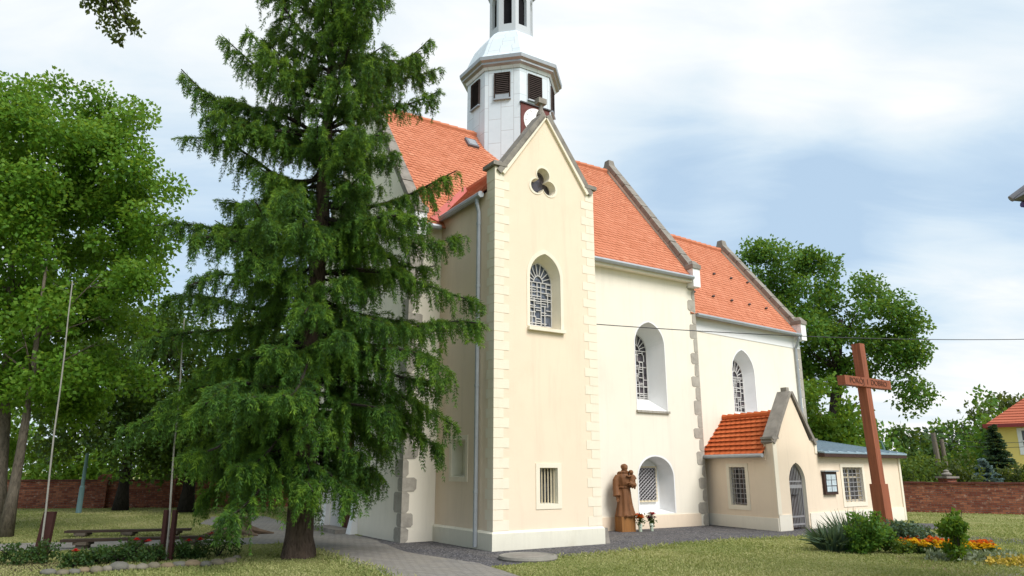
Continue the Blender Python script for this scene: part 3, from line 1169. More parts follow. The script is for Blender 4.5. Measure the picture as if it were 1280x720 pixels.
b.holed(lambda u, z: N(UE, u, z), [(NV, 0), (10.8, 0), (10.8, 8.25), (6.8, 13.72), (NV, 8.25)], [])
b.holed(lambda u, z: N(u, 10.8, z), [(UW, 0), (UE, 0), (UE, 8.3), (UW, 8.3)], [])
b.build('nave_wall', M['plaster_pale'], church)
# low base band
b = MB()
b.box(N, PW + 0.06, UE - 0.32, NV - 0.02, NV - 0.001, 0, 0.38)
b.build('plinth', M['plaster'], church)

reveal(N, NV, w1_o, w1_i, 0.70, M['white_plaster'])
w_ = pane(N, NV + 0.70, w1_i, M['stained_dark'])
leaded(N, NV + 0.70, 7.57, 0.93, 3.95, 5.52, 6.08, w_, 5, 5, 0.021)
b = MB()
for k in range(9):
    b.box(N, 6.88 + k * 0.155, 6.88 + k * 0.155 + 0.149, NV - 0.07, NV + 0.10, 3.45, 3.52)
b.build('sill', M['sandstone'], w_)
# thin white rim round the recess
def rim(F, v, loop, k, m, parent=church, skip_bottom=True):
    b = MB()
    cx = sum(u for u, z in loop) / len(loop)
    cz = sum(z for u, z in loop) / len(loop)
    L = loop[1:] + loop[:1]
    O = [(u + k * (1 if u > cx else -1) * (1 if abs(u - cx) > 0.02 else 0), z + (k if z > cz else 0)) for u, z in L]
    A = [F(u, v - 0.008, z) for u, z in O]
    B = [F(u, v - 0.008, z) for u, z in L]
    n = len(A)
    b.add(A + B, [(i, i + 1, n + i + 1, n + i) for i in range(n - 1)])
    return b.build('window_band', m, parent)


rim(N, NV, w1_o, 0.035, M['white_plaster'])
rim(N, NV, ni_o, 0.045, M['white_plaster'])
reveal(N, NV, ni_o, ni_i, 0.55, M['white_plaster'], back=True)
gw = [6.98, 8.0, 0.80, 1.78]
b = MB()
b.box(N, gw[0], gw[1], NV + 0.50, NV + 0.545, gw[2], gw[3])
w_ = b.build('window', M['glass_dark'], church)
b = MB()
for (a_, b_, c_, d_) in ((gw[0] - .05, gw[0], gw[2], gw[3]), (gw[1], gw[1] + .05, gw[2], gw[3]), (gw[0] - .05, gw[1] + .05, gw[3], gw[3] + .05), (gw[0] - .05, gw[1] + .05, gw[2] - .05, gw[2])):
    b.box(N, a_, b_, NV + 0.46, NV + 0.548, c_, d_)
b.build('window_frame', M['bar_cream'], w_)
b = MB()
# expanded diamond grille
nx, nz = 7, 9
dx, dz = (gw[1] - gw[0]) / nx, (gw[3] - gw[2]) / nz
vg = NV + 0.44
for k in range(nx):
    for j in range(nz):
        x0, z0 = gw[0] + k * dx, gw[2] + j * dz
        for (a, c) in (((0, .5), (.5, 1)), ((.5, 1), (1, .5)), ((1, .5), (.5, 0)), ((.5, 0), (0, .5))):
            b.tube([N(x0 + a[0] * dx, vg, z0 + a[1] * dz), N(x0 + c[0] * dx, vg, z0 + c[1] * dz)], 0.011, 4, False)
b.build('window_grille', M['steel'], w_)

# corner stones of the nave
def corner_stones(F, u, v, du, dv, ztop, seed, zs=0.0):
    rr = random.Random(seed)
    b = MB()
    z = zs
    k = 0
    while z < ztop:
        h = rr.uniform(0.32, 0.5)
        L = rr.uniform(0.30, 0.40) if k % 2 else rr.uniform(0.14, 0.22)
        W = rr.uniform(0.34, 0.5) if k % 2 == 0 else rr.uniform(0.18, 0.28)
        z1 = min(ztop, z + h)
        e = 0.014
        pts = []
        # front face slab with softened corners, and the return slab
        c = rr.uniform(0.04, 0.09)
        prof = [(0 - e, z), (L - c, z), (L, z + c), (L + rr.uniform(-.02, .02), z1 - c), (L - c, z1 - .012), (0 - e, z1 - .012)]
        A = [F(u + du * a, v - dv * e, q) for a, q in prof]
        B = [F(u + du * a, v, q) for a, q in prof]
        n = len(prof)
        b.add(A, [tuple(range(n))])
        b.loft(A, B)
        prof = [(0, z), (W - c, z), (W, z + c), (W, z1 - c), (W - c, z1 - .012), (0, z1 - .012)]
        A = [F(u - du * e, v + dv * a, q) for a, q in prof]
        B = [F(u, v + dv * a, q) for a, q in prof]
        b.add(A, [tuple(range(n))])
        b.loft(A, B)
        z = z1
        k += 1
    return b.build('quoins', M['sandstone'], church)


corner_stones(N, UW, NV, 1, 1, 8.0, 3)
corner_stones(N, UE, NV, -1, 1, 7.9, 8)

# west door and window
reveal(WF, 0, door_o, lancet(6.95, 1.7, 0.02, 1.85, 3.05), 0.35, M['white_plaster'])
b = MB()
b.holed(lambda u, z: WF(u, 0.34, z), lancet(6.95, 1.74, 0.02, 1.85, 3.08), [])
d_ = b.build('door', M['wood_door'], church)
b = MB()
for k in range(9):
    u = 6.1 + k * 0.2
    if abs(u - 6.95) < .86:
        b.box(WF, u - 0.012, u + 0.012, 0.325, 0.339, 0.05, 2.2)
b.build('door_boards', M['wood_frame'], d_)
b = MB()
b.box(WF, 6.0, 7.9, -0.5, 0.0, 0, 0.12)
b.build('door_step', M['stone'], church)
for uu in (5.80, 8.10):
    b = MB()
    b.hexa([WF(uu - .17, -.22, 0), WF(uu + .17, -.22, 0), WF(uu + .17, 0, 0), WF(uu - .17, 0, 0), WF(uu - .12, -.12, .5), WF(uu + .12, -.12, .5), WF(uu + .12, 0, .5), WF(uu - .12, 0, .5)])
    b.box(WF, uu - .12, uu + .12, -.12, 0, .5, 2.9)
    b.build('door_pilaster', M['white_plaster'], church)
ww_i = lancet(6.8, 1.1, 5.4, 7.5, 8.4)
reveal(WF, 0, west_win, ww_i, 0.4, M['white_plaster'])
w_ = pane(WF, 0.4, ww_i, M['stained_dark'])
leaded(WF, 0.4, 6.8, 1.1, 5.4, 7.5, 8.4, w_, 21, 5, 0.03)

# copings and kneelers of the nave gables
def wall_coping(F, u0, u1, ridge_v, ridge_z, low, lowz, th=0.17, name='gable_coping'):
    b = MB()
    um = (u0 + u1) / 2
    for lv in low:
        p, q = F(um, lv, lowz), F(um, ridge_v, ridge_z)
        n = 9
        for i in range(n):                       # jointed stone slabs
            a = p.lerp(q, i / n)
            c = p.lerp(q, (i + 1) / n - 0.006)
            b.beam(a, c, (0, 0, 1), (u1 - u0), th, random.uniform(0, 0.008))
    a_, c_, e_ = u0 + .01, u1 - .01, ridge_v
    z_ = ridge_z
    b.hexa([F(a_, e_ - .20, z_ - .05), F(c_, e_ - .20, z_ - .05), F(c_, e_ + .20, z_ - .05), F(a_, e_ + .20, z_ - .05), F(a_ + .03, e_ - .12, z_ + .30), F(c_ - .03, e_ - .12, z_ + .30), F(c_ - .03, e_ + .12, z_ + .30), F(a_ + .03, e_ + .12, z_ + .30)])
    return b.build(name, M['stone'], church)


def kneeler(F, u0, u1, v, z):
    b = MB()
    b.box(F, u0 - 0.03, u1 + 0.03, v - 0.16, v + 0.30, z + 0.36, z + 0.50)
    b.hexa([F(u0 - .02, v - .14, z + .503), F(u1 + .02, v - .14, z + .503), F(u1 + .02, v + .28, z + .503), F(u0 - .02, v + .28, z + .503), F(u0 + .1, v - .02, z + .66), F(u1 - .1, v - .02, z + .66), F(u1 - .1, v + .28, z + .66), F(u0 + .1, v + .28, z + .66)])
    k = b.build('kneeler', M['stone'], church)
    b = MB()
    b.box(F, u0, u1, v - 0.12, v + 0.30, z - 0.28, z + 0.358)
    b.build('kneeler_block', M['white_plaster'], k)


def parapet(F, u0, u1, rv, rz, lows, lz):
    """raised gable wall between the slope and its coping"""
    b = MB()
    for lv in lows:
        for (ua) in (u0, u1):
            pass
        b.hexa([F(u0, lv, lz - .3), F(u1, lv, lz - .3), F(u1, rv, rz - .3), F(u0, rv, rz - .3), F(u0, lv, lz), F(u1, lv, lz), F(u1, rv, rz), F(u0, rv, rz)])
    b.build('gable_parapet', M['plaster_pale'], church)


for (ua, ub) in ((UE - 0.30, UE + 0.04), (UW - 0.04, UW + 0.30)):
    parapet(N, ua + .03, ub - .03, RI_V, RI_Z + 0.22, (2.72, 10.9), 8.40)
    wall_coping(N, ua, ub, RI_V, RI_Z + 0.20, (2.72, 10.9), 8.38)
    kneeler(N, ua, ub, 2.62, 8.05)

# gutters and downpipes
b = MB()
b.tube([N(PW + 0.02, EA_V - 0.07, EA_Z - 0.02), N(UE - 0.32, EA_V - 0.07, EA_Z - 0.02)], 0.075, 8)
b.build('gutter', M['zinc'], church)
b = MB()
b.box(N, PW + 0.02, UE - 0.32, EA_V + 0.0, NV - 0.002, EA_Z - 0.16, EA_Z - 0.02)
b.build('eaves_board', M['plaster_pale'], church)
b = MB()
b.tube([N(UW + 0.31, EA_V - 0.07, EA_Z - 0.02), N(-0.2, EA_V - 0.07, EA_Z - 0.02)], 0.075, 8)
b.tube([N(-0.16, PT + 0.02, TE - 0.02), N(-0.16, 2.55, TE - 0.02)], 0.085, 8)
b.build('gutter', M['zinc'], church)
b = MB()
b.tube([N(-0.16, 0.60, TE - 0.03), N(-0.16, 0.60, TE - 0.22), N(-0.10, 0.60, TE - 0.45), N(-0.10, 0.60, 0.05)], 0.052, 10)
for z in (1.2, 3.6, 6.0, 7.6):
    b.tube([N(-0.10, 0.60, z), N(-0.10, 0.60, z + 0.06)], 0.06, 10)
b.build('downpipe', M['zinc'], church)

# --- steeple
ST = (4.85, 6.8)
def octa(r, z, k):
    a = R(22.5 + 45 * k)
    return N(ST[0] + r * math.cos(a), ST[1] + r * math.sin(a), z)


def octa_mesh(prof, m, name, parent=church, uvs=True):
    b = MB()
    for (r0, z0), (r1, z1) in zip(prof[:-1], prof[1:]):
        for k in range(8):
            w0 = r0 * 0.765
            hgt = math.hypot(r1 - r0, z1 - z0)
            b.quad_uv(octa(r0, z0, k), octa(r0, z0, k + 1), octa(r1, z1, k + 1), octa(r1, z1, k), k * 1.23, z0, k * 1.23 + w0, z0 + hgt)
    b.poly([octa(prof[-1][0], prof[-1][1], k) for k in range(8)])
    return b.build(name, m, parent)


SR = 1.68
octa_mesh([(SR, 11.0), (SR, 15.80)], M['clad'], 'steeple')
octa_mesh([(SR + .03, 15.76), (SR + .06, 15.82), (SR + .08, 15.87)], M['clad'], 'steeple_moulding')
octa_mesh([(SR + .08, 15.87), (SR + .20, 15.92), (SR + .20, 15.99), (SR + .30, 16.05), (SR + .32, 16.18), (SR + .25, 16.22)], M['zinc'], 'steeple_cornice')
octa_mesh([(SR + .21, 16.22), (SR + .08, 16.40), (1.60, 16.80), (1.42, 17.20), (1.14, 17.58), (0.90, 17.80)], M['clad'], 'steeple_dome')
LR = 0.86
b = MB()
for k in range(8):           # lantern posts, sill walls and arched heads
    a0, a1 = octa(LR, 0, k), octa(LR, 0, k + 1)
    ex = (a1 - a0)
    def LQ(f, z, inn=0.0):
        p = a0 + ex * f
        c = N(ST[0], ST[1], 0)
        q = p + (c - p) * inn
        return Vector((q.x, q.y, z))
    arch = [(0.22, 18.15), (0.78, 18.15), (0.78, 19.25), (0.70, 19.48), (0.5, 19.60), (0.30, 19.48), (0.22, 19.25)]
    b.holed(lambda u, z: LQ(u, z), [(0, 17.80), (1, 17.80), (1, 19.85), (0, 19.85)], [arch])
    b.loft([LQ(u, z) for u, z in arch], [LQ(u, z, 0.16) for u, z in arch])
b.build('lantern', M['clad'], church)
octa_mesh([(LR * 0.80, 17.80), (LR * 0.80, 19.80)], M['dark'], 'lantern_interior')
octa_mesh([(LR, 19.82), (LR + .16, 19.92), (LR + .24, 20.06), (LR + .24, 20.15), (LR + .02, 20.20)], M['zinc'], 'lantern_cornice')
octa_mesh([(LR + .02, 20.20), (0.8, 20.50), (0.74, 20.90), (0.5, 21.40), (0.2, 21.90), (0.08, 22.60), (0.03, 23.60)], M['clad'], 'lantern_dome')

def facef(k):
    """frame of steeple face k: u across, v inwards"""
    a0, a1 = octa(SR, 0, k), octa(SR, 0, k + 1)
    mid = (a0 + a1) / 2
    ex = (a1 - a0).normalized()
    inn = (N(ST[0], ST[1], 0) - mid).normalized()
    return lambda u, v, z: mid + ex * u + inn * v + Vector((0, 0, z))


for k in range(8):
    F_ = facef(k)
    b = MB()
    z0, z1, hw = 14.58, 15.58, 0.27
    b.box(F_, -hw, hw, -0.012, 0.02, z0, z1)
    lv = b.build('louvre_window', M['dark'], church)
    b = MB()
    z = z0 + 0.2 if k == 4 else z0 + 0.04
    while z < z1 - 0.04:
        b.hexa([F_(-hw + .03, -.055, z - .02), F_(hw - .03, -.055, z - .02), F_(hw - .03, -.013, z + .03), F_(-hw + .03, -.013, z + .03), F_(-hw + .03, -.055, z - .008), F_(hw - .03, -.055, z - .008), F_(hw - .03, -.013, z + .042), F_(-hw + .03, -.013, z + .042)])
        z += 0.075
    b.build('louvres', M['louvre'], lv)
    b = MB()
    for (a_, c_, d_, e_) in ((-hw - .03, -hw, z0, z1), (hw, hw + .03, z0, z1), (-hw - .03, hw + .03, z1, z1 + .03)):
        b.box(F_, a_, c_, -.06, .0, d_, e_)
    b.build('window_frame', M['louvre'], lv)
    b = MB()
    b.box(F_, -hw - .05, hw + .05, -.09, .0, z0 - .05, z0 - .001)
    if k == 4:
        b.box(F_, -hw + .02, hw - .02, -.045, -.02, z0 + .01, z0 + .2)
    b.build('sill', M['zinc'], lv)
# clock on the south face: find face whose outward normal is -v
for k in range(8):
    F_ = facef(k)
    d = (F_(0, -1, 0) - F_(0, 0, 0))
    if d.dot(N(0, -1, 0) - N(0, 0, 0)) > 0.99:
        b = MB()
        b.box(F_, -.62, .62, -.05, 0.02, 13.15, 14.35)
        ck = b.build('clock', M['louvre_box'], church)
        b = MB()
        b.box(F_, -.66, .66, -.10, .0, 14.352, 14.40)
        b.build('clock_hood', M['dark_metal'], ck)
        b = MB()
        c0 = F_(0, -.06, 13.74)
        vs = [F_(.52 * math.cos(t_ * math.pi / 16), -.075, 13.74 + .52 * math.sin(t_ * math.pi / 16)) for t_ in range(32)]
        vs2 = [F_(.52 * math.cos(t_ * math.pi / 16), -.05, 13.74 + .52 * math.sin(t_ * math.pi / 16)) for t_ in range(32)]
        b.poly(vs)
        b.loft(vs, vs2)
        b.build('clock_face', M['clock_white'], ck)
        b = MB()
        for h in range(12):
            a = R(30 * h)
            p = F_(.40 * math.cos(a), -.078, 13.74 + .40 * math.sin(a))
            q = F_(.47 * math.cos(a), -.078, 13.74 + .47 * math.sin(a))
            b.beam(p, q, F_(0, -1, 0) - F_(0, 0, 0), 0.022, 0.006)
        b.build('hour_marks', M['steel'], ck)
        b = MB()
        for ang, L in ((200, .26), (75, .40)):
            a = R(ang)
            b.beam(F_(-.05 * math.cos(a), -.082, 13.74 - .05 * math.sin(a)), F_(L * math.cos(a), -.082, 13.74 + L * math.sin(a)), F_(0, -1, 0) - F_(0, 0, 0), 0.022, 0.008)
        b.build('clock_hands', M['steel'], ck)

# --- chancel
CU, CEZ, CRV, CRZ = 6.70, 6.90, 3.2, 11.18
cw_o = lancet(2.83, 1.32, 3.45, 5.10, 5.95)
cw_i = lancet(2.83, 0.98, 3.75, 5.0, 5.65)
b = MB()
b.holed(lambda u, z: CH(u, 0, z), [(-0.3, 0), (CU, 0), (CU, 7.0), (-0.3, 7.0)], [cw_o])
b.holed(lambda u, z: CH(CU, u, z), [(0, 0), (6.4, 0), (6.4, 7.0), (CRV, CRZ + .12), (0, 7.0)], [])
b.holed(lambda u, z: CH(u, 6.4, z), [(-0.3, 0), (CU, 0), (CU, 7.0), (-0.3, 7.0)], [])
b.build('chancel_wall', M['plaster_pale'], church)
b = MB()
b.box(CH, 0.02, CU - 0.02, -0.02, -0.001, 6.36, 6.86)
b.build('eaves_band', M['white_plaster'], church)
reveal(CH, 0, cw_o, cw_i, 0.42, M['white_plaster'])
rim(CH, 0, cw_o, 0.035, M['white_plaster'])
w_ = pane(CH, 0.42, cw_i, M['stained_dark'])
leaded(CH, 0.42, 2.83, 0.98, 3.75, 5.0, 5.65, w_, 9, 5, 0.023)
Pc, Lc = roof_plane(CH, -0.2, -0.22, CEZ - 0.02, CRV, CRZ)
b = tiles(Pc, slope_normal(Pc), CU - 0.12, Lc, 0.20, 0.155, M['tile'], 'chancel_roof')
Pn, Ln = roof_plane(CH, -0.2, 6.62, CEZ, CRV, CRZ)
b.quad(Pn(0, 0), Pn(CU - .1, 0), Pn(CU - .1, Ln), Pn(0, Ln))
u = -0.1
while u < CU - 0.4:
    b.tube([CH(u, CRV, CRZ), CH(u + 0.36, CRV, CRZ + 0.02)], [0.10, 0.125], 8)
    u += 0.34
b.build('chancel_roof', M['tile'], church)
nC = slope_normal(Pc)
for row, s_ in enumerate((1.35, 3.1)):
    for k in range(5):
        uu = 1.2 + k * 1.12 + row * 0.5
        p = Pc(uu, s_)
        b = MB()
        b.beam(p + nC * .02, p + nC * .02 + Vector((0, 0, 0.02)) + (Pc(uu + .12, s_) - p), nC, .05, .07)
        b.build('snow_guard', M['dark_metal'], church)
parapet(CH, CU - .27, CU + .02, CRV, CRZ + .20, (-.12, 6.5), 7.16)
wall_coping(CH, CU - 0.30, CU + 0.05, CRV, CRZ + 0.18, (-0.12, 6.5), 7.14)
kneeler(CH, CU - 0.30, CU + 0.05, -0.20, 6.95)
corner_stones(CH, CU, 0, -1, 1, 6.5, 14)
b = MB()
b.tube([CH(0.05, -0.28, CEZ - 0.04), CH(CU - .3, -0.28, CEZ - 0.04)], 0.07, 8)
b.build('gutter', M['zinc'], church)
b = MB()
b.tube([CH(CU - .45, -.28, CEZ - .06), CH(CU - .45, -.28, CEZ - .2), CH(CU - .42, -.08, CEZ - .55), CH(CU - .42, -.08, 2.0)], 0.05, 8)
b.build('downpipe', M['zinc'], church)

# --- annex (sacristy): gabled entrance bay and flat wing
AW = 2.31           # width of gabled bay
AEZ, ARZ = 2.16, 3.42
aw_o = rect(1.22, 1.92, 0.66, 1.80)
b = MB()
alen = (pB - pA).length
b.holed(lambda u, z: AL(u, 0, z), [(-0.25, 0), (alen, 0), (alen, 2.6), (alen - .30, 2.6), (alen - .30, 2.2), (-0.25, 2.2)], [aw_o])
dr_o = lancet(1.12, 0.86, 0.0, 1.36, 1.93)
fw_o = rect(3.72, 4.95, 0.70, 1.80)
flen = (pD - pB).length
AAP = (1.13, 4.0)
b.holed(lambda u, z: AF(u, 0, z), [(0, 0), (dr_o[0][0], 0)] + [dr_o[0]][:0] + [(dr_o[0][0], 0.0001)] + [p for p in dr_o[2:]][::-1] + [(dr_o[1][0], 0.0001), (AW, 0), (AW, 2.6), (1.98, 2.6), AAP, (0.28, 2.6), (0, 2.6)], [])
b.holed(lambda u, z: AF(u, 0, z), [(AW, 0), (flen, 0), (flen, 2.2), (AW, 2.2)], [fw_o])
b.holed(lambda u, z: AF(flen, u, z), [(0, 0), (3.4, 0), (3.4, 2.75), (0, 2.2)], [])
b.holed(lambda u, z: AF(u, 0.30, z), [(0, 2.0), (AW, 2.0), (AW, 2.6), (1.98, 2.6), AAP, (0.28, 2.6), (0, 2.6)], [])
b.quad(AF(AW, 0, 2.2), AF(AW, .3, 2.2), AF(AW, .3, 2.6), AF(AW, 0, 2.6))
b.quad(AF(AW, 0, 2.6), AF(AW, .3, 2.6), AF(1.98, .3, 2.6), AF(1.98, 0, 2.6))
b.quad(AF(0, 0, 2.6), AF(0, .3, 2.6), AF(.28, .3, 2.6), AF(.28, 0, 2.6))
b.build('annex_wall', M['plaster'], church)
b = MB()
b.box(AF, 0.0, 0.62, -0.03, -0.001, 0, 0.45)
b.box(AF, 1.62, flen + 0.02, -0.03, -0.001, 0, 0.45)
b.box(AL, 0.05, alen + 0.0, -0.03, -0.001, 0, 0.36)
b.build('plinth', M['plaster_pale'], church)
for a_ in ((-0.02, 0.16, -0.025, 0.0, 0.46, 2.59), (AW - 0.10, AW + .02, -0.025, 0.0, 2.21, 2.59), (flen - 0.09, flen + 0.03, -0.04, 0.06, 0, 2.16)):
    b = MB()
    b.box(AF, *a_)
    b.build('corner_pilaster', M['quoin'], church)
# entrance door with iron gate
b = MB()
dl = [(u, z) for u, z in dr_o]
b.loft([AF(u, 0, z) for u, z in dl], [AF(u, 0.30, z) for u, z in dl])
b.build('door_reveal', M['quoin'], church)
b = MB()
b.holed(lambda u, z: AF(u, .29, z), dl, [])
d_ = b.build('door', M['wood_frame'], church)
b = MB()
for k in range(11):
    u = 0.72 + k * 0.08
    zt = 1.36 + 0.56 * (1 - (abs(u - 1.12) / .43) ** 1.6)
    b.tube([AF(u, .13, .06), AF(u, .13, zt)], 0.013, 5)
for (z, wd) in ((0.12, .05), (0.34, .05), (1.18, .10), (1.36, .04)):
    b.box(AF, 0.70, 1.54, .115, .145, z, z + wd)
arch = dl[2:]
for i in range(len(arch) - 1):
    b.beam(AF(arch[i][0], .13, arch[i][1] - .02), AF(arch[i + 1][0], .13, arch[i + 1][1] - .02), AF(0, -1, 0) - AF(0, 0, 0), .04, .02)
b.box(AF, .70, .74, .11, .15, .05, 1.4)
b.box(AF, 1.50, 1.54, .11, .15, .05, 1.4)
b.build('door_gate', M['steel'], d_)
b = MB()
b.box(AF, 0.95, 1.2, 0.06, 0.12, 0.98, 1.0)
b.build('door_handle', M['dark_metal'], d_)
# barred windows
for (F_, lo, seed, cream) in ((AL, aw_o, 1, False), (AF, fw_o, 2, True)):
    (u0, z0), (u1, z1) = lo[0], lo[2]
    inn = rect(u0 + .02, u1 - .02, z0 + .02, z1 - .02)
    reveal(F_, 0, lo, inn, 0.20, M['quoin'])
    w_ = pane(F_, 0.20, inn, M['glass_dark'])
    b = MB()
    for (a_, c_, d1, e1) in ((u0 - .13, u1 + .13, z1, z1 + .11), (u0 - .13, u1 + .13, z0 - .13, z0), (u0 - .13, u0, z0, z1), (u1, u1 + .13, z0, z1)):
        b.box(F_, a_, c_, -.018, .004, d1, e1)
    b.build('window_band', M['quoin'], church)
    b = MB()
    nb = 4 if not cream else 5
    for k in range(nb + 1):
        u = u0 + .03 + (u1 - u0 - .06) * k / nb
        b.tube([F_(u, .07, z0), F_(u, .07, z1)], .012, 5)
    for k in range(8):
        z = z0 + .06 + (z1 - z0 - .12) * k / 7
        b.tube([F_(u0, .06, z), F_(u1, .06, z)], .012, 5)
    b.build('window_bars', M['steel'], w_)
    b = MB()
    for k in range(3):
        u = u0 + .03 + (u1 - u0 - .06) * k / 2
        b.box(F_, u - .03, u + .03, .165, .198, z0 + .02, z1 - .02)
    for z in (z0 + .02, (z0 + z1) / 2 + .2, z1 - .08):
        b.box(F_, u0 + .06, u1 - .06, .17, .197, z, z + .06)
    b.build('window_frame', M['bar_cream'] if cream else M['wood_frame'], w_)
# annex roof: two slopes, ridge from gable back to the chancel
def AR(u, v, z):
    return AF(u, v, z)
back = N(9.7, 3.05, 0)
Pg_dir = (pA - pB).normalized()
def ANX(u, d, z):        # u across the bay (parallel to front), d backwards along side wall
    q = pB + AF.u * u + Pg_dir * d
    return Vector((q.x, q.y, z))
for sgn in (0, 1):
    ue, ur = (-0.24, 1.13) if sgn == 0 else (2.5, 1.13)
    ze = AEZ - 0.02
    L_ = math.hypot(ur - ue, ARZ - ze)
    Pa = lambda u, s, ue=ue, ur=ur, L_=L_, ze=ze: ANX(ue + (ur - ue) * s / L_, 0.28 + u, ze + (ARZ - ze) * s / L_)
    bb = tiles(Pa, slope_normal(Pa), 3.1, L_, 0.235, 0.20, M['tile_deep'], 'annex_roof', lift=0.03, roll=0.05)
    if sgn == 0:
        b = bb
    else:
        o_ = len(b.v)
        b.v += bb.v
        b.tint += bb.tint
        b.f += [tuple(i + o_ for i in f) for f in bb.f]
        b.mi += bb.mi
d = 0.25
while d < 3.3:
    b.tube([ANX(1.13, d, ARZ + .02), ANX(1.13, d + .34, ARZ + .045)], [0.085, 0.11], 8)
    d += 0.31
b.build('annex_roof', M['tile_deep'], church)
b = MB()
b.tube([ANX(-0.28, 0.22, AEZ - .03), ANX(-0.28, 3.05, AEZ - .03)], 0.062, 8)
b.build('gutter', M['zinc'], church)
b = MB()
b.tube([ANX(-0.28, 2.98, AEZ - .05), ANX(-0.28, 2.98, AEZ - .18), ANX(-.10, 3.02, AEZ - .42), ANX(-.10, 3.02, 0.03)], 0.045, 8)
b.build('downpipe', M['zinc'], church)
b = MB()
for (p, q) in (((0.04, 2.46), (1.13, 4.02)), ((2.22, 2.46), (1.13, 4.02))):
    b.beam(AF(p[0], .15, p[1]), AF(q[0], .15, q[1]), (0, 0, 1), .44, .10)
b.box(AF, -.06, .26, -.06, .36, 2.602, 2.67)
b.box(AF, AW - .26, AW + .06, -.06, .36, 2.602, 2.67)
b.box(AF, 1.13 - .07, 1.13 + .07, .05, .25, 4.06, 4.20)
b.build('gable_coping', M['stone'], church)
# low sheet-metal roof of the wing
b = MB()
b.hexa([AF(AW + .03, -.26, 2.22), AF(flen + .14, -.26, 2.22), AF(flen + .14, 3.5, 2.86), AF(AW + .03, 3.5, 2.86), AF(AW + .03, -.26, 2.27), AF(flen + .14, -.26, 2.27), AF(flen + .14, 3.5, 2.91), AF(AW + .03, 3.5, 2.91)])
u = AW + .3
while u < flen:
    b.beam(AF(u, -.25, 2.268), AF(u, 3.48, 2.906), (0, 0, 1), .03, .03)
    u += 0.55
b.build('wing_roof', M['blue_roof'], church)
b = MB()
b.box(AF, AW + .03, flen + .13, -.25, -.05, 2.11, 2.215)
b.build('eaves_board', M['wood_frame'], church)

# ------------------------------------------------------------------ notice board, marker stone, well cover
nb = thing('notice_board', 'dark framed glass notice case with papers on the wall beside the arched door', 'notice board', AF(2.82, -.03, 1.0))
b = MB()
b.box(AF, 2.47, 3.20, -.09, -.004, 0.97, 1.66)
b.build('case', M['wood_frame'], nb)
b = MB()
b.box(AF, 2.44, 3.23, -.16, -.004, 1.662, 1.70)
b.build('rain_hood', M['zinc'], nb)
b = MB()
b.box(AF, 2.54, 3.13, -.098, -.091, 1.04, 1.59)
bd = b.build('back_panel', M['glass_dark'], nb)
b = MB()
rr = random.Random(4)
for r_ in range(3):
    for c_ in range(2):
        u = 2.56 + c_ * .285 + rr.uniform(0, .02)
        z = 1.06 + r_ * .178 + rr.uniform(0, .01)
        b.box(AF, u, u + .255, -.103, -.099, z, z + .155)
b.build('papers', mottled('posted_papers', (0.50, 0.58, 0.62), 0.3, 9, 30, 0.05, 0.6, 0.3), nb)

b = MB()
p0 = N(PW + .22, 0.12, 0)
b.hexa([N(PW + .08, -.02, 0), N(PW + .24, 0, 0), N(PW + .24, .22, 0), N(PW + .08, .22, 0), N(PW + .06, .0, .34), N(PW + .19, .02, .36), N(PW + .19, .2, .36), N(PW + .06, .2, .34)])
o = b.build('corner_stone', M['stone'], None, origin=p0)
tag(o, 'small weathered grey stone slab leaning at the right foot of the turret', 'stone')

wc = gnd(660, 699)
well = thing('well_cover', 'round flat concrete shaft cover lying in the gravel at the lawn edge', 'well cover', wc)
b = MB()
b.lathe(wc, [(0.575, 0), (0.59, 0.03), (0.575, 0.075), (0.52, 0.085), (0.50, 0.07)], 40)
b.build('ring', M['concrete'], well)
b = MB()
b.lathe(wc, [(0.498, 0.0), (0.498, 0.062), (0.3, 0.072), (0.05, 0.074)], 40)
b.build('lid', M['stone'], well)

# ------------------------------------------------------------------ mission cross
cb = gnd(1108, 671)
cross = thing('wooden_cross', 'tall leaning reddish brown wooden cross standing in the shrubs', 'cross', cb)
XF = Frame(cb, 55)
def lean(p):
    h = p.z
    return Vector((p.x - 0.030 * h, p.y, p.z))
def XL(u, v, z):
    return lean(XF(u, v, z))
HT = 5.15
hw = 0.122
b = MB()
b.box(XL, -hw, hw, -hw, hw, 0.0, HT)
b.build('post', M['wood_cross'], cross)
b = MB()
b.box(XL, -hw - .05, hw + .05, -hw - .04, hw + .04, 0.0, 1.35)
b.build('post_sleeve', M['wood_cross'], cross)
ZB = 3.93
b = MB()
b.box(XL, -1.16, 1.16, -hw - .03, hw - .05, ZB, ZB + .25)
arm = b.build('crossbar', M['wood_cross'], cross)
cu = bpy.data.curves.new('inscription', 'FONT')
cu.body = 'POK\u00d3J  I  DOBRO'
cu.align_x = 'CENTER'
cu.size = 0.22
cu.extrude = 0.004
tmp = bpy.data.objects.new('inscription_curve', cu)
COL.objects.link(tmp)
bpy.context.view_layer.update()
me = bpy.data.meshes.new_from_object(tmp.evaluated_get(bpy.context.evaluated_depsgraph_get()))
bpy.data.objects.remove(tmp)
for v in me.vertices:
    p = XL(v.co.x * 1.08, -hw - .036 - v.co.z, ZB + 0.065 + v.co.y * 0.95)
    v.co = p - cb
me.materials.clear()
me.materials.append(flat('cut_letters', (0.10, 0.04, 0.026), 0.8, 0.2))
o = bpy.data.objects.new('inscription', me)
COL.objects.link(o)
o.parent = arm
for z, hh in ((2.02, .18), (2.6, .04), (2.9, .04), (3.2, .04)):
    b = MB()
    b.box(XL, hw + .001, hw + .02, -.06, .06, z, z + hh)
    b.build('plaque', M['white_paint'], cross)

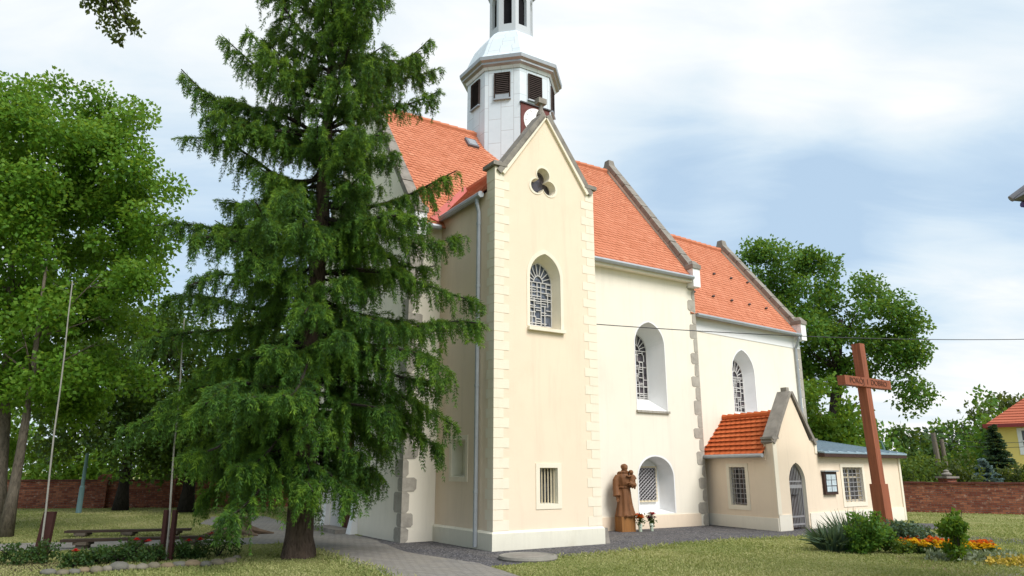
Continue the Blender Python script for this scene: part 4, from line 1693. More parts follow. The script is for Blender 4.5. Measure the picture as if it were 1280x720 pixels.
# ------------------------------------------------------------------ statue
sp = N(5.93, 2.42, 0)
statue = thing('statue', 'carved brown wooden statue of a robed man holding a small child', 'statue', sp)
SFr = Frame(sp, 70)                 # u: figure's side (right in picture), v: back
b = MB()
b.box(SFr, -.23, .23, -.21, .21, 0, .46)
b.build('pedestal', M['wood_block'], statue)
b = MB()
seg = 40
prof = [(.46, .31, .27, .02), (.50, .30, .26, .02), (.62, .27, .235, .018), (.80, .235, .21, .016), (1.0, .215, .19, .014), (1.18, .20, .17, .012), (1.30, .19, .155, .004), (1.33, .205, .165, .004), (1.36, .195, .16, .006), (1.50, .225, .175, .008), (1.64, .25, .17, .006), (1.72, .225, .15, .003), (1.77, .13, .12, 0), (1.80, .08, .085, 0), (1.86, .07, .075, 0)]
vs, fs = [], []
for (z, rx, ry, amp) in prof:
    for k in range(seg):
        th = 2 * math.pi * k / seg
        f = 1 + (amp / max(rx, .05)) * math.sin(th * 9 + z * 1.2) + (amp * .6 / max(rx, .05)) * math.sin(th * 5 + 1 + z * 2)
        flare = (0.10 * max(0, (0.9 - z)) if math.cos(th) > 0 else 0.0)
        vs.append(SFr((rx * f + flare) * math.cos(th), ry * f * math.sin(th), z))
for i in range(len(prof) - 1):
    for k in range(seg):
        k2 = (k + 1) % seg
        fs.append((i * seg + k, i * seg + k2, (i + 1) * seg + k2, (i + 1) * seg + k))
fs.append(tuple(range(seg))[::-1])
fs.append(tuple((len(prof) - 1) * seg + k for k in range(seg)))
b.add(vs, fs)
# head with hair ring, nose, brow, beard, ears
hc = (0.01, -.05, 1.93)
b.blob(SFr(*hc), .098, .10, .125, 20, 14)
b.blob(SFr(hc[0], hc[1] + .02, hc[2] + .035), .112, .112, .085, 20, 10, .03)      # hair ring
b.blob(SFr(hc[0] + .01, hc[1] - .105, hc[2] - .02), .018, .025, .03, 8, 6)          # nose
b.blob(SFr(hc[0] + .045, hc[1] - .085, hc[2] + .012), .022, .014, .010, 8, 6)       # brow
b.blob(SFr(hc[0] - .035, hc[1] - .085, hc[2] + .012), .022, .014, .010, 8, 6)
b.blob(SFr(hc[0], hc[1] - .075, hc[2] - .085), .05, .04, .05, 10, 8)                # chin
b.blob(SFr(hc[0] + .005, hc[1] - .098, hc[2] - .062), .026, .012, .008, 8, 6)       # lips
b.blob(SFr(hc[0] - .1, hc[1], hc[2] - .01), .014, .025, .033, 8, 6)                 # ears
b.blob(SFr(hc[0] + .1, hc[1], hc[2] - .01), .014, .025, .033, 8, 6)
# hood collar
b.tube([SFr(.15 * math.cos(t_ * math.pi / 8), .02 + .13 * math.sin(t_ * math.pi / 8), 1.765 - .03 * math.sin(t_ * math.pi / 8)) for t_ in range(17)], .05, 8)
# right arm hangs (left side of the picture) with wide sleeve and hand
b.tube([SFr(-.20, 0, 1.68), SFr(-.275, .0, 1.55), SFr(-.30, -.02, 1.35), SFr(-.295, -.05, 1.18), SFr(-.29, -.07, 1.07)], [.085, .095, .09, .10, .115], 12)
b.tube([SFr(-.29, -.07, 1.08), SFr(-.285, -.08, 1.0)], [.045, .04], 8)
b.blob(SFr(-.283, -.085, .965), .042, .03, .055, 10, 8)
for q in range(4):
    b.tube([SFr(-.31 + q * .019, -.09, .945), SFr(-.312 + q * .02, -.105, .905), SFr(-.31 + q * .019, -.11, .885 + .004 * abs(q - 1))], [.011, .0105, .008], 6)
b.tube([SFr(-.25, -.10, .97), SFr(-.238, -.12, .94), SFr(-.24, -.125, .915)], [.012, .011, .008], 6)
# left arm bent, carrying the child
b.tube([SFr(.20, 0, 1.66), SFr(.27, -.02, 1.52), SFr(.27, -.08, 1.40), SFr(.17, -.20, 1.42), SFr(.04, -.23, 1.46)], [.085, .10, .11, .10, .075], 12)
b.blob(SFr(.0, -.245, 1.475), .05, .03, .035, 10, 8)
for q in range(4):
    b.tube([SFr(-.02, -.255, 1.497 - q * .019), SFr(-.055, -.265, 1.497 - q * .019), SFr(-.075, -.25, 1.495 - q * .019)], [.011, .010, .008], 6)
b.tube([SFr(.0, -.25, 1.505), SFr(-.01, -.27, 1.535), SFr(-.02, -.275, 1.55)], [.012, .011, .008], 6)
# child: robe, head, arm, legs
b.lathe(SFr(.19, -.17, 1.45), [(.10, 0), (.105, .06), (.09, .14), (.085, .20), (.075, .25), (.04, .28)], 14)
b.blob(SFr(.16, -.19, 1.79), .065, .066, .075, 14, 10)
b.blob(SFr(.16, -.165, 1.81), .07, .07, .055, 14, 8)
b.blob(SFr(.15, -.255, 1.785), .012, .016, .014, 6, 5)
b.tube([SFr(.12, -.20, 1.69), SFr(.05, -.22, 1.66), SFr(-.02, -.20, 1.69)], [.035, .03, .022], 8)
b.tube([SFr(.25, -.20, 1.68), SFr(.28, -.24, 1.60), SFr(.22, -.27, 1.56)], [.035, .03, .022], 8)
b.tube([SFr(.17, -.22, 1.48), SFr(.14, -.29, 1.42), SFr(.13, -.27, 1.30)], [.045, .035, .025], 8)
b.tube([SFr(.23, -.22, 1.48), SFr(.22, -.29, 1.40), SFr(.21, -.27, 1.28)], [.045, .035, .025], 8)
# rope girdle with hanging end, feet
b.tube([SFr(.205 * math.cos(t_ * math.pi / 10), .165 * math.sin(t_ * math.pi / 10), 1.33) for t_ in range(21)], .02, 6)
b.tube([SFr(.06, -.175, 1.33), SFr(.065, -.19, 1.1), SFr(.07, -.22, .85)], .014, 6)
b.tube([SFr(-.08, -.2, .49), SFr(-.085, -.30, .48)], [.05, .035], 8)
b.tube([SFr(.09, -.2, .49), SFr(.10, -.30, .48)], [.05, .035], 8)
fig = b.build('carved_figure', M['wood_statue'], statue)
md = fig.modifiers.new('fuse', 'REMESH')
md.mode = 'VOXEL'
md.voxel_size = 0.011
md.use_smooth_shade = True
bpy.context.view_layer.update()
me2 = bpy.data.meshes.new_from_object(fig.evaluated_get(bpy.context.evaluated_depsgraph_get()))
fig.modifiers.clear()
fig.data = me2
statue.scale = (0.96, 0.96, 0.92)
if not me2.materials:
    me2.materials.append(M['wood_statue'])


def bloom(b, c, r, mi, petals=9):
    for ring, (rr_, zz_) in enumerate(((1.0, 0.0), (0.62, 0.28), (0.3, .4))):
        for k in range(petals - ring * 2):
            a = 2 * math.pi * (k + ring * .5) / (petals - ring * 2) + random.uniform(-.2, .2)
            t_ = random.uniform(.8, 1.1)
            d = Vector((math.cos(a), math.sin(a), 0))
            s_ = Vector((-d.y, d.x, 0))
            c_ = Vector(c) + Vector((0, 0, zz_ * r))
            b.add([c_, c_ + d * r * rr_ * .6 * t_ + s_ * r * .3 + Vector((0, 0, r * .3)), c_ + d * r * rr_ * t_ + Vector((0, 0, r * .22)), c_ + d * r * rr_ * .6 * t_ - s_ * r * .3 + Vector((0, 0, r * .3))], [(0, 1, 2, 3)], mi)


for (uo, cols, lab) in ((6.18, ('orange_petal', 'orange_petal', 'purple_petal'), 'glass vase of orange flowers at the foot of the statue'), (6.62, ('purple_petal', 'red_petal', 'white_petal'), 'glass vase of purple and red flowers right of the orange bouquet')):
    vp = N(uo, 2.08, 0)
    vt = thing('flower_vase', lab, 'vase', vp, 'vases at the statue')
    b = MB()
    b.lathe(vp, [(.05, 0), (.055, .02), (.05, .1), (.065, .22)], 12)
    b.build('vase', mottled('pale_vase_glass', (.45, .52, .42), .1, 8, 30, .05, .1, .6), vt, True)
    rng = np.random.default_rng(int(uo * 100))
    Pn_ = np.tile(np.array(vp) + np.array([0, 0, .2]), (120, 1)) + rng.normal(size=(120, 3)) * np.array([.05, .05, .08]) + np.array([0, 0, .08])
    D_ = unit(rng.normal(size=(120, 3)) + np.array([0, 0, .8]))
    quads_mesh('stems', leaf_quads(Pn_, D_, .09, .018, rng), rng.random(120), M['leaf_rose'], vt, vp)
    b = MB()
    for k in range(13):
        a = random.uniform(0, 6.28)
        q = random.uniform(0, .13)
        bloom(b, vp + Vector((q * math.cos(a), q * math.sin(a), .40 + random.uniform(-.05, .1))), random.uniform(.06, .10), k % 3)
    b.build('flowers', [M[c] for c in cols], vt)

# ------------------------------------------------------------------ brick walls
def brick_wall(name, label, pts, h, th=0.35, pillars=()):
    root = thing(name, label, 'wall', (pts[0][0], pts[0][1], 0))
    b = MB()
    cp = MB()
    run = 0
    rr = random.Random(5)
    for i in range(len(pts) - 1):
        a, c = Vector((pts[i][0], pts[i][1], 0)), Vector((pts[i + 1][0], pts[i + 1][1], 0))
        d = (c - a)
        L = d.length
        d.normalize()
        nrm = Vector((d.y, -d.x, 0))
        if nrm.y > 0:
            nrm = -nrm
        k = max(1, int(L / .8))
        for j in range(k):
            p, q = a + d * (L * j / k), a + d * (L * (j + 1) / k)
            hh = Vector((0, 0, h))
            b.quad_uv(p, q, q + hh, p + hh, run + L * j / k, 0, run + L * (j + 1) / k, h)
            p2, q2 = p - nrm * th, q - nrm * th
            b.quad_uv(p2, q2, q2 + hh, p2 + hh, run + L * j / k, 0, run + L * (j + 1) / k, h)
            b.quad_uv(p + hh, q + hh, q2 + hh, p2 + hh, run + L * j / k, 0, run + L * (j + 1) / k, th)
            e = rr.uniform(-.006, .01)
            g = d * .01
            u3 = Vector((0, 0, .06 + e))
            cp.hexa([p + nrm * .05 + g + hh, q + nrm * .05 + hh, q2 - nrm * .05 + hh, p2 - nrm * .05 + g + hh, p + nrm * .05 + g + hh + u3, q + nrm * .05 + hh + u3, q2 - nrm * .05 + hh + u3, p2 - nrm * .05 + g + hh + u3])
        run += L
    b.build('wall_body', M['brick'], root)
    cp.build('coping', M['brick_cap'], root)
    return root


M['brick_cap'] = mottled('dark_brick_cap', (0.13, 0.05, 0.04), 0.4, 4, 30, 0.8, 0.95, 0.1)


def pillar(root, p, h, urn=True):
    F_ = Frame(p, 80)
    b = MB()
    for (x0, x1, y0, y1) in ((-.22, .22, -.26, .26),):
        for s_ in range(4):
            cs = [(x0, y0), (x1, y0), (x1, y1), (x0, y1)]
            a_, c_ = cs[s_], cs[(s_ + 1) % 4]
            b.quad_uv(F_(a_[0], a_[1], 0), F_(c_[0], c_[1], 0), F_(c_[0], c_[1], h), F_(a_[0], a_[1], h), s_ * .5, 0, s_ * .5 + .45, h)
        b.poly([F_(x, y, h) for x, y in cs])
    pl = b.build('pillar', M['brick'], root)
    if urn:
        b = MB()
        b.box(F_, -.30, .30, -.34, .34, h, h + .08)
        b.lathe(F_(0, 0, h + .08), [(.12, 0), (.19, .05), (.20, .10), (.12, .15), (.10, .18), (.12, .22), (.04, .27)], 12)
        b.build('pillar_cap', M['stone'], pl)


wr = brick_wall('brick_wall', 'weathered red brick wall behind the lawn right of the church', [(12.5, 33.9), gnd(1135, 640), gnd(1280, 643.5), (34, 24.4)], 1.17)
pillar(wr, gnd(1190, 640.5), 1.38)
wl = brick_wall('brick_wall', 'long shaded red brick wall behind the park trees on the left', [(-40, 31.5), gnd(0, 636), gnd(260, 634), (-9.0, 36.8), (-2, 38)], 1.22)
pillar(wl, gnd(126, 635), 1.52, False)
pillar(wl, gnd(210, 634.5), 1.52, False)
b = MB()
q = gnd(133, 627)
b.add([], [])

# ------------------------------------------------------------------ yellow house, right edge building
yh = thing('yellow_house', 'yellow house with red roof and white window behind the brick wall', 'house', at(1252, 600, 46))
YF = Frame(Vector((at(1252, 600, 46).x, 46, 0)), 127)
b = MB()
yz = at(1252, 532, 46).z
yw = rect(1.35, 2.6, at(1275, 565, 46).z, at(1275, 539, 46).z)
yw2 = rect(2.35, 3.4, -.3, at(1275, 590, 46).z)
b.holed(lambda u, z: YF(u, 0, z), [(0, -.5), (9, -.5), (9, yz), (0, yz)], [yw])
b.holed(lambda v, z: YF(0, v, z), [(0, -.5), (8, -.5), (8, yz), (0, yz)], [])
b.build('house_wall', M['yellow_house'], yh)
w_ = pane(YF, .15, yw, M['glass_dark'], yh)
b = MB()
(a0, z0), (a1, z1) = yw[0], yw[2]
for (p_, q_, r_, s_) in ((a0 - .16, a1 + .16, z1, z1 + .16), (a0 - .16, a1 + .16, z0 - .18, z0), (a0 - .16, a0 + .07, z0, z1), (a1 - .07, a1 + .16, z0, z1), ((a0 + a1) / 2 - .05, (a0 + a1) / 2 + .05, z0, z1), (a0, a1, (z0 + z1) / 2 - .04, (z0 + z1) / 2 + .04)):
    b.box(YF, p_, q_, -.03, .12, r_, s_)
b.build('window_frame', M['white_paint'], w_)
b = MB()
ap = yz + 3.2
e = .45
b.add([YF(-e, -e, yz), YF(9 + e, -e, yz), YF(9 + e, 8 + e, yz), YF(-e, 8 + e, yz), YF(3.6, 4, ap), YF(6, 4, ap)], [(0, 1, 5, 4), (1, 2, 5), (2, 3, 4, 5), (3, 0, 4), (3, 2, 1, 0)])
P5 = lambda u, s: YF(-e, -e, yz).lerp(YF(9 + e, -e, yz), u).lerp(YF(3.6, 4, ap).lerp(YF(6, 4, ap), u), s)
nrm5 = (P5(1, 0) - P5(0, 0)).cross(P5(0, 1) - P5(0, 0)).normalized()
if nrm5.z < 0:
    nrm5 = -nrm5
for i in range(18):
    s_ = i / 18
    b.beam(P5(0, s_), P5(1, s_), nrm5, .05, .04)
b.build('roof', tilemat('house_tiles', (0.35, 0.09, 0.05), (0.45, 0.13, 0.075), (0.55, 0.2, 0.12)), yh)
b = MB()
b.box(YF, -e - .05, 9 + e, -e - .08, -e + .02, yz - .14, yz + .08)
b.box(YF, -e - .08, -e + .02, -e, 8 + e, yz - .14, yz + .08)
b.build('gutter', flat('dark_red_gutter', (0.22, 0.03, 0.03), 0.5), yh)

# neighbouring building whose eaves just enter the frame on the right
tip = at(1264.5, 251, 11)
gh = thing('neighbour_house', 'grey slate eaves corner of a neighbouring building at the right picture edge', 'house', (tip.x + 1.3, tip.y, 0))
b = MB()
t0 = tip
def HX(dx, dy, dz):
    return Vector((tip.x + dx, tip.y + dy, tip.z + dz))
b.add([HX(0, 0, 0), HX(2.6, .1, -.2), HX(2.6, -2.6, -.2), HX(0.0, -2.6, 0), HX(0.05, 0, .05), HX(1.5, -.5, 1.1), HX(1.5, -2.1, 1.1), HX(.05, -2.6, .05)], [(0, 1, 2, 3), (4, 7, 6, 5), (0, 4, 5, 1), (3, 2, 6, 7), (0, 3, 7, 4), (1, 5, 6, 2)])
b.tube([HX(-.01, 0, .03), HX(.6, -.2, .46), HX(1.5, -.5, 1.12)], [.055, .07, .08], 10)
b.build('roof', M['slate'], gh)
b = MB()
b.tube([HX(.16, .0, -.06), HX(2.6, .1, -.26)], .05, 8)
b.build('gutter', M['navy'], gh)
b = MB()
HF = lambda u, v, z: Vector((tip.x + u, tip.y + v, z))
b.box(HF, .9, 2.4, -2.3, -.5, 0, tip.z - .1)
b.build('house_wall', M['plaster_pale'], gh)

# ------------------------------------------------------------------ poles, benches, stump
def flagpole(bx, by, tx, ty, label, two):
    p = gnd(bx, by)
    root = thing('flagpole', label, 'flagpole', p, 'thin flagpoles over the rose bed')
    d0 = p.length
    ztop = at(tx, ty, p.y).z
    top = at(tx, ty, p.y)
    b = MB()
    n = 7
    pts = [Vector((p.x, p.y, .03)).lerp(top, i / n) + Vector((.012 * math.sin(i * 1.7), 0, 0)) for i in range(n + 1)]
    b.tube(pts, [.021 - .008 * i / n for i in range(n + 1)], 8)
    b.build('pole', M['pole_white'], root)
    F_ = Frame(p, 90)
    b = MB()
    if two:
        b.box(F_, -.12, -.05, -.06, .04, 0, .95)
        b.box(F_, .05, .12, -.06, .04, 0, .95)
    else:
        b.hexa([F_(-.17, .035, 0), F_(.10, .035, 0), F_(.10, .13, 0), F_(-.17, .13, 0), F_(-.08, .035, .85), F_(.15, .035, .85), F_(.15, .13, .85), F_(-.08, .13, .85)])
    b.build('stake', M['stake'], root)


flagpole(50, 693, 91, 352, 'thin pale flagpole tied to one broad brown stake at far left', False)
flagpole(207, 702, 231, 398, 'thin pale flagpole between two dark red stakes beside the benches', True)

lp = gnd(98, 641)
lamp = thing('street_lamp', 'slim teal lamp post with a flat white head under the park trees', 'street lamp', lp)
tp = at(114, 536, lp.y)
b = MB()
b.tube([lp, lp.lerp(tp, .3), lp.lerp(tp, .32), tp], [.11, .10, .07, .06], 10)
b.build('post', M['teal_pole'], lamp)
b = MB()
LF_ = Frame(tp, 90)
LF = lambda u, v, z: LF_(u, v, z + tp.z)
b.hexa([LF(-.12, -.25, 0), LF(.22, -.25, .02), LF(.22, .2, .02), LF(-.12, .2, 0), LF(-.08, -.2, .26), LF(.2, -.2, .28), LF(.2, .15, .28), LF(-.08, .15, .26)])
b.build('lamp_head', M['lamp_glass'], lamp)
l2 = at(1104, 552, 42)
lamp2 = thing('street_lamp', 'small grey curved-arm lamp rising behind the flat blue roof', 'street lamp', (l2.x, l2.y, 0))
b = MB()
b.tube([(l2.x, l2.y, 0), (l2.x, l2.y, l2.z - .4), (l2.x - .12, l2.y, l2.z), (l2.x - .7, l2.y, l2.z + .25)], [.08, .06, .05, .05], 8)
b.build('post', M['teal_pole'], lamp2)
b = MB()
b.blob((l2.x - .9, l2.y, l2.z + .25), .3, .14, .08, 10, 6)
b.build('lamp_head', M['lamp_glass'], lamp2)


def bench(x0, y0, x1, y1, ytop, legs, label):
    a, c = gnd(x0, y0), gnd(x1, y1)
    root = thing('park_bench', label, 'bench', a, 'backless benches by the path')
    h = at(x0, ytop, a.y).z
    up = Vector((0, 0, 1))
    d = (c - a).normalized()
    b = MB()
    b.beam(a - d * .2 + up * (h - .055), c + d * .2 + up * (h - .055), up, .30, .055)
    b.build('seat', M['bench_wood'], root)
    for f in legs:
        p = a.lerp(c, f)
        b = MB()
        F_ = Frame(p, 90)
        b.box(F_, -.10, .10, -.13, .13, 0, h - .12)
        b.box(F_, -.15, .15, -.17, .17, h - .12, h - .056)
        b.build('leg', M['bench_leg'], root)
    return root


bench(88, 686.5, 250, 681.5, 674, (.09, .5, .93), 'long backless wooden bench nearer the rose bed')
bench(92, 671.8, 228, 669, 663, (.08, .5, .92), 'long backless wooden bench on the far side of the path')

st = gnd(297, 668)
stump = thing('tree_stump', 'weathered cut tree stump with exposed roots beside the path', 'tree stump', st)
b = MB()
vs, fs = [], []
rr = random.Random(2)
seg = 22
for i, (r, z) in enumerate(((.62, 0.0), (.42, .08), (.32, .22), (.30, .40), (.16, .36))):
    for k in range(seg):
        th = 6.283 * k / seg
        q = r * (1 + (.34 if i < 2 else .12) * math.sin(k * 2.4) + rr.uniform(-.08, .08))
        vs.append((st.x + q * math.cos(th), st.y + q * math.sin(th), z + (rr.uniform(-.06, .12) if i == 3 else 0)))
for i in range(4):
    for k in range(seg):
        k2 = (k + 1) % seg
        fs.append((i * seg + k, i * seg + k2, (i + 1) * seg + k2, (i + 1) * seg + k))
fs.append(tuple(4 * seg + k for k in range(seg)))
b.add(vs, fs)
b.build('stump', M['stump'], stump)
for k in range(7):
    a = k * .9
    b = MB()
    b.tube([(st.x + .25 * math.cos(a), st.y + .25 * math.sin(a), .16), (st.x + .55 * math.cos(a), st.y + .55 * math.sin(a), .09), (st.x + .95 * math.cos(a + .2), st.y + .95 * math.sin(a + .2), .01)], [.10, .07, .03], 7)
    b.build('root', M['stump'], stump)

up_ = at(1166, 541, 60)
ut = thing('utility_pole', 'grey wooden utility pole among the trees beyond the brick wall', 'utility pole', (up_.x, up_.y, 0))
b = MB()
b.tube([(up_.x + .2, up_.y, 0), up_], [.24, .18], 9)
b.tube([(up_.x + .75, up_.y, 0), (up_.x + .62, up_.y, up_.z - .5)], [.2, .15], 9)
b.build('pole', M['pole_wood'], ut)
w0, w1 = N(PW + 0.02, 1.2, 6.35), at(1420, 419, 30)
w0 = N(PW + 0.02, 2.2, at(743, 400.5, N(PW, 2.2, 0).y).z)
b = MB()
b.tube([w0.lerp(w1, i / 24) + Vector((0, 0, -0.35 * 4 * (i / 24) * (1 - i / 24))) for i in range(25)], .014, 5)
o = b.build('power_cable', M['cable'], None, origin=w0)
tag(o, 'thin black overhead cable crossing in front of the church wall to the right', 'cable')
for k, (xx, yy, zz_) in enumerate(((1240, 545, 40), (1240, 551, 40))):
    a_, c_ = at(1160, yy - 2, 58), at(1330, yy + 3, 36)
    b = MB()
    b.tube([a_.lerp(c_, i / 10) + Vector((0, 0, -.4 * 4 * (i / 10) * (1 - i / 10))) for i in range(11)], .013, 4)
    o = b.build('power_cable', M['cable'], None, origin=a_)
    tag(o, ('upper' if k == 0 else 'lower') + ' thin cable running past the yellow house', 'cable', 'cables by the yellow house')

# ------------------------------------------------------------------ SPRUCE
def spruce(p, H, seed, spread, name, label):
    rng = np.random.default_rng(seed)
    root = thing(name, label, 'tree', p)
    b = MB()
    seg = 26
    prof = [(0, .335), (.12, .31), (.4, .28), (1.0, .262), (2, .25), (4, .215), (7, .165), (10, .11), (12.5, .06), (H - .4, .015)]
    vs, fs = [], []
    for (z, r) in prof:
        for k in range(seg):
            th = 6.283 * k / seg
            w = 1 + .07 * math.sin(k * 2.1 + z) + .05 * math.sin(k * 5.3) + (.14 * max(0, math.sin(th * 5)) if z < .2 else 0)
            vs.append((p[0] + r * w * math.cos(th), p[1] + r * w * math.sin(th), z))
    for i in range(len(prof) - 1):
        for k in range(seg):
            k2 = (k + 1) % seg
            fs.append((i * seg + k, i * seg + k2, (i + 1) * seg + k2, (i + 1) * seg + k))
    b.add(vs, fs)
    b.build('trunk', M['bark_spruce'], root, True)
    bb = MB()
    allq, allt = [], []
    z = 1.55
    az = 0.4
    # long boughs that give this tree its outline: height, azimuth, length, slope, bend
    extra = [(5.1, -.15, 4.1, -.10, -.14), (5.9, .10, 3.8, .02, -.16), (4.4, -.45, 3.7, -.12, -.14), (6.8, -.1, 3.3, .10, -.12), (7.5, .2, 3.1, .15, .02), (3.6, .2, 3.2, -.1, -.2),
             (8.2, 3.0, 3.35, .22, .06), (9.1, 3.3, 3.3, .28, .08), (10.2, 3.05, 2.7, .40, .1), (6.9, 3.2, 3.5, .02, -.14), (5.4, 3.0, 3.8, .02, -.12), (3.5, 3.3, 3.2, -.05, -.18),
             (4.3, 2.7, 3.6, -.04, -.15), (9.4, -.05, 2.7, .30, .05), (10.6, .15, 2.4, .38, .1), (2.6, 3.0, 2.7, -.02, -.2), (3.0, 0.0, 2.9, -.08, -.2)]
    todo = list(extra)
    z_main = z
    while z_main < H - .25:
        ex = todo.pop() if todo else None
        z = ex[0] if ex else z_main
        frac = z / H
        az += 2.39996 + rng.uniform(-.25, .25)
        L = float(np.interp(z, [1.5, 2.2, 3.2, 5, 7, 9, 11, 12.5, 14, H], spread)) * (rng.uniform(.62, 1.04) if rng.random() < .7 else rng.uniform(.35, .6))
        a = float(np.interp(z, [1.5, 3, 5, 7.5, 9.5, 12, H], [-.05, -.10, -.12, .05, .28, .55, 1.0])) + rng.normal() * .15
        bend = float(np.interp(z, [1.5, 3, 5, 8, 12, H], [-.22, -.18, -.10, -.02, .10, .1]))
        if ex:
            L, a, bend = ex[2], ex[3], ex[4]
        az_ = ex[1] if ex else az
        dh = np.array([math.cos(az_), math.sin(az_), 0])
        side = np.array([-dh[1], dh[0], 0])
        swing = rng.normal() * .16
        wav = rng.uniform(.03, .08) * rng.choice([-1, 1])
        rng_ph = rng.uniform(4, 7)
        ts = np.linspace(0, 1, 9)
        base = np.array([p[0], p[1], z])
        def bpos(t):
            t = np.asarray(t)[..., None]
            tipup = .10 * np.maximum(0, t - .6) ** 1.3
            return base + np.array([0, 0, 1.]) * L * wav * np.sin(t * rng_ph) + dh * L * t * (1 - .05 * t) + side * L * swing * t * t + np.array([0, 0, 1.]) * (L * (a * t + bend * t * t) + L * tipup)
        pts = bpos(ts)
        r0 = .018 + .014 * L * (1 - .35 * frac)
        bb.tube([Vector(q) for q in pts], [r0 * (1 - .85 * t) + .004 for t in ts], 5, False)
        # branchlets on both sides, pendulous
        nb_ = int(17 * L + 6)
        tb_ = np.sort(rng.uniform(.10, 1.0, nb_) ** .8)
        for t in tb_:
            o = bpos(t)
            sgn = 1 if rng.random() < .5 else -1
            fwd = rng.uniform(.2, .75)
            dirn = unit(dh * fwd + side * sgn * rng.uniform(.35, 1.0) + np.array([0, 0, rng.uniform(-.1, .4)]))
            ln = (.24 + .85 * (1 - t) ** .7 * min(1, L / 2.5) + .15 * rng.random()) * rng.uniform(.6, 1.15)
            droop = rng.uniform(.15, .95)
            ns = max(4, int(ln / .055))
            s_ = (np.arange(ns) + .5) / ns
            c = o + dirn * (ln * s_[:, None]) * (1 - .35 * s_[:, None]) + np.array([0, 0, -1.]) * (droop * ln * (s_ ** 1.8))[:, None]
            tang = unit(np.gradient(c, axis=0))
            K = 9
            C = np.repeat(c, K, axis=0) + rng.normal(size=(ns * K, 3)) * .012
            T = np.repeat(tang, K, axis=0)
            D = unit(T * .85 + unit(rng.normal(size=T.shape)) * .75 + np.array([0, 0, -.12]))
            allq.append(leaf_quads(C, D, rng.uniform(.065, .115, ns * K), .0075, rng))
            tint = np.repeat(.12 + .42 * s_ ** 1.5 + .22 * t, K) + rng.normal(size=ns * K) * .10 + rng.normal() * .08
            allt.append(tint)
            # hanging strands from the branchlet
            nh = rng.integers(1, 4)
            for h in range(nh):
                k0 = rng.integers(0, ns)
                hl = rng.uniform(.12, .42) * (1.1 - .4 * frac)
                m_ = max(3, int(hl / .05))
                q_ = (np.arange(m_) + .5) / m_
                c2 = c[k0] + np.array([0, 0, -1.]) * (hl * q_)[:, None] + (rng.normal(size=3) * .10 * hl) * q_[:, None] + tang[k0] * (.25 * hl * q_ * (1 - q_ * .5))[:, None]
                K2 = 7
                C2 = np.repeat(c2, K2, axis=0)
                D2 = unit(np.array([0, 0, -1.]) * .8 + unit(rng.normal(size=C2.shape)) * .7)
                allq.append(leaf_quads(C2, D2, rng.uniform(.06, .10, len(C2)), .0072, rng))
                allt.append(np.repeat(.10 + .38 * q_, K2) + rng.normal(size=len(C2)) * .1)
        if not ex:
            z_main += float(np.interp(z, [1.5, 6, 12, H], [.07, .08, .095, .10])) * rng.uniform(.5, 1.5)
    bb.build('branches', M['bark_dark'], root)
    Q = np.concatenate(allq)
    Tn = np.clip(np.concatenate(allt), 0, 1)
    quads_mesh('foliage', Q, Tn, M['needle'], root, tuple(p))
    print('spruce quads', len(Q))
    return root


spruce(gnd(372, 697), 15.2, 12, [2.2, 2.9, 3.3, 3.35, 3.15, 3.0, 2.5, 1.8, .9, .15], 'spruce_tree', 'tall dark green spruce with drooping branches in front of the church')


# ------------------------------------------------------------------ broadleaf trees
def crown_quads(clumps, per_m2, size, rng, flat_=0.8):
    qs, ts = [], []
    for (x, y, z, r) in clumps:
        n = max(30, int(per_m2 * r * r))
        d = unit(rng.normal(size=(n, 3)))
        rad = r * rng.random(n) ** .42
        lump = 1 + .28 * np.sin(d[:, 0] * 5 + x * 3) * np.cos(d[:, 2] * 4 + y * 2)
        P = np.array([x, y, z]) + d * (rad * lump)[:, None] * np.array([1, 1, flat_])
        D = unit(d * .6 + rng.normal(size=(n, 3)) * .7 + np.array([0, 0, -.25]))
        qs.append(leaf_quads(P, D, rng.uniform(.7, 1.3, n) * size, rng.uniform(.8, 1.2, n) * size * .36, rng))
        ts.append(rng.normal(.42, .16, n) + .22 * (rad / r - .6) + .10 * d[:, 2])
    return np.concatenate(qs), np.clip(np.concatenate(ts), 0, 1)


def limb_tubes(b, p, top, r0, rng, nlimb, crown_c, crown_r, base_f=.5, bow=.0):
    p, top = np.array(p, float), np.array(top, float)
    ts = np.linspace(0, 1, 8)
    pts = [p + (top - p) * t + np.array([bow * math.sin(t * 3), .1 * math.sin(t * 4), 0]) for t in ts]
    rad = [r0 * (1.35 if i == 0 else 1) * (1 - .8 * t) for i, t in enumerate(ts)]
    b.tube([Vector(q) for q in pts], rad, 10)
    for k in range(nlimb):
        t = base_f + (1 - base_f) * rng.random() * .85
        i = int(t * 7)
        s = pts[i]
        a = k * 2.4 + rng.uniform(-.3, .3)
        d = np.array([math.cos(a), math.sin(a), rng.uniform(.25, .9)])
        L = crown_r * rng.uniform(.35, .75)
        mid = s + d * L * .5 + np.array([0, 0, .05 * L])
        e = s + d * L + np.array([0, 0, .15 * L])
        rr_ = r0 * (1 - .8 * t) * .6
        b.tube([Vector(s), Vector(mid), Vector(e)], [rr_, rr_ * .6, rr_ * .2], 6)
        for q in range(3):
            d2 = unit(d + rng.normal(size=3) * .6)
            f = mid + (e - mid) * rng.random()
            b.tube([Vector(f), Vector(f + d2 * L * .4)], [rr_ * .3, rr_ * .08], 5)


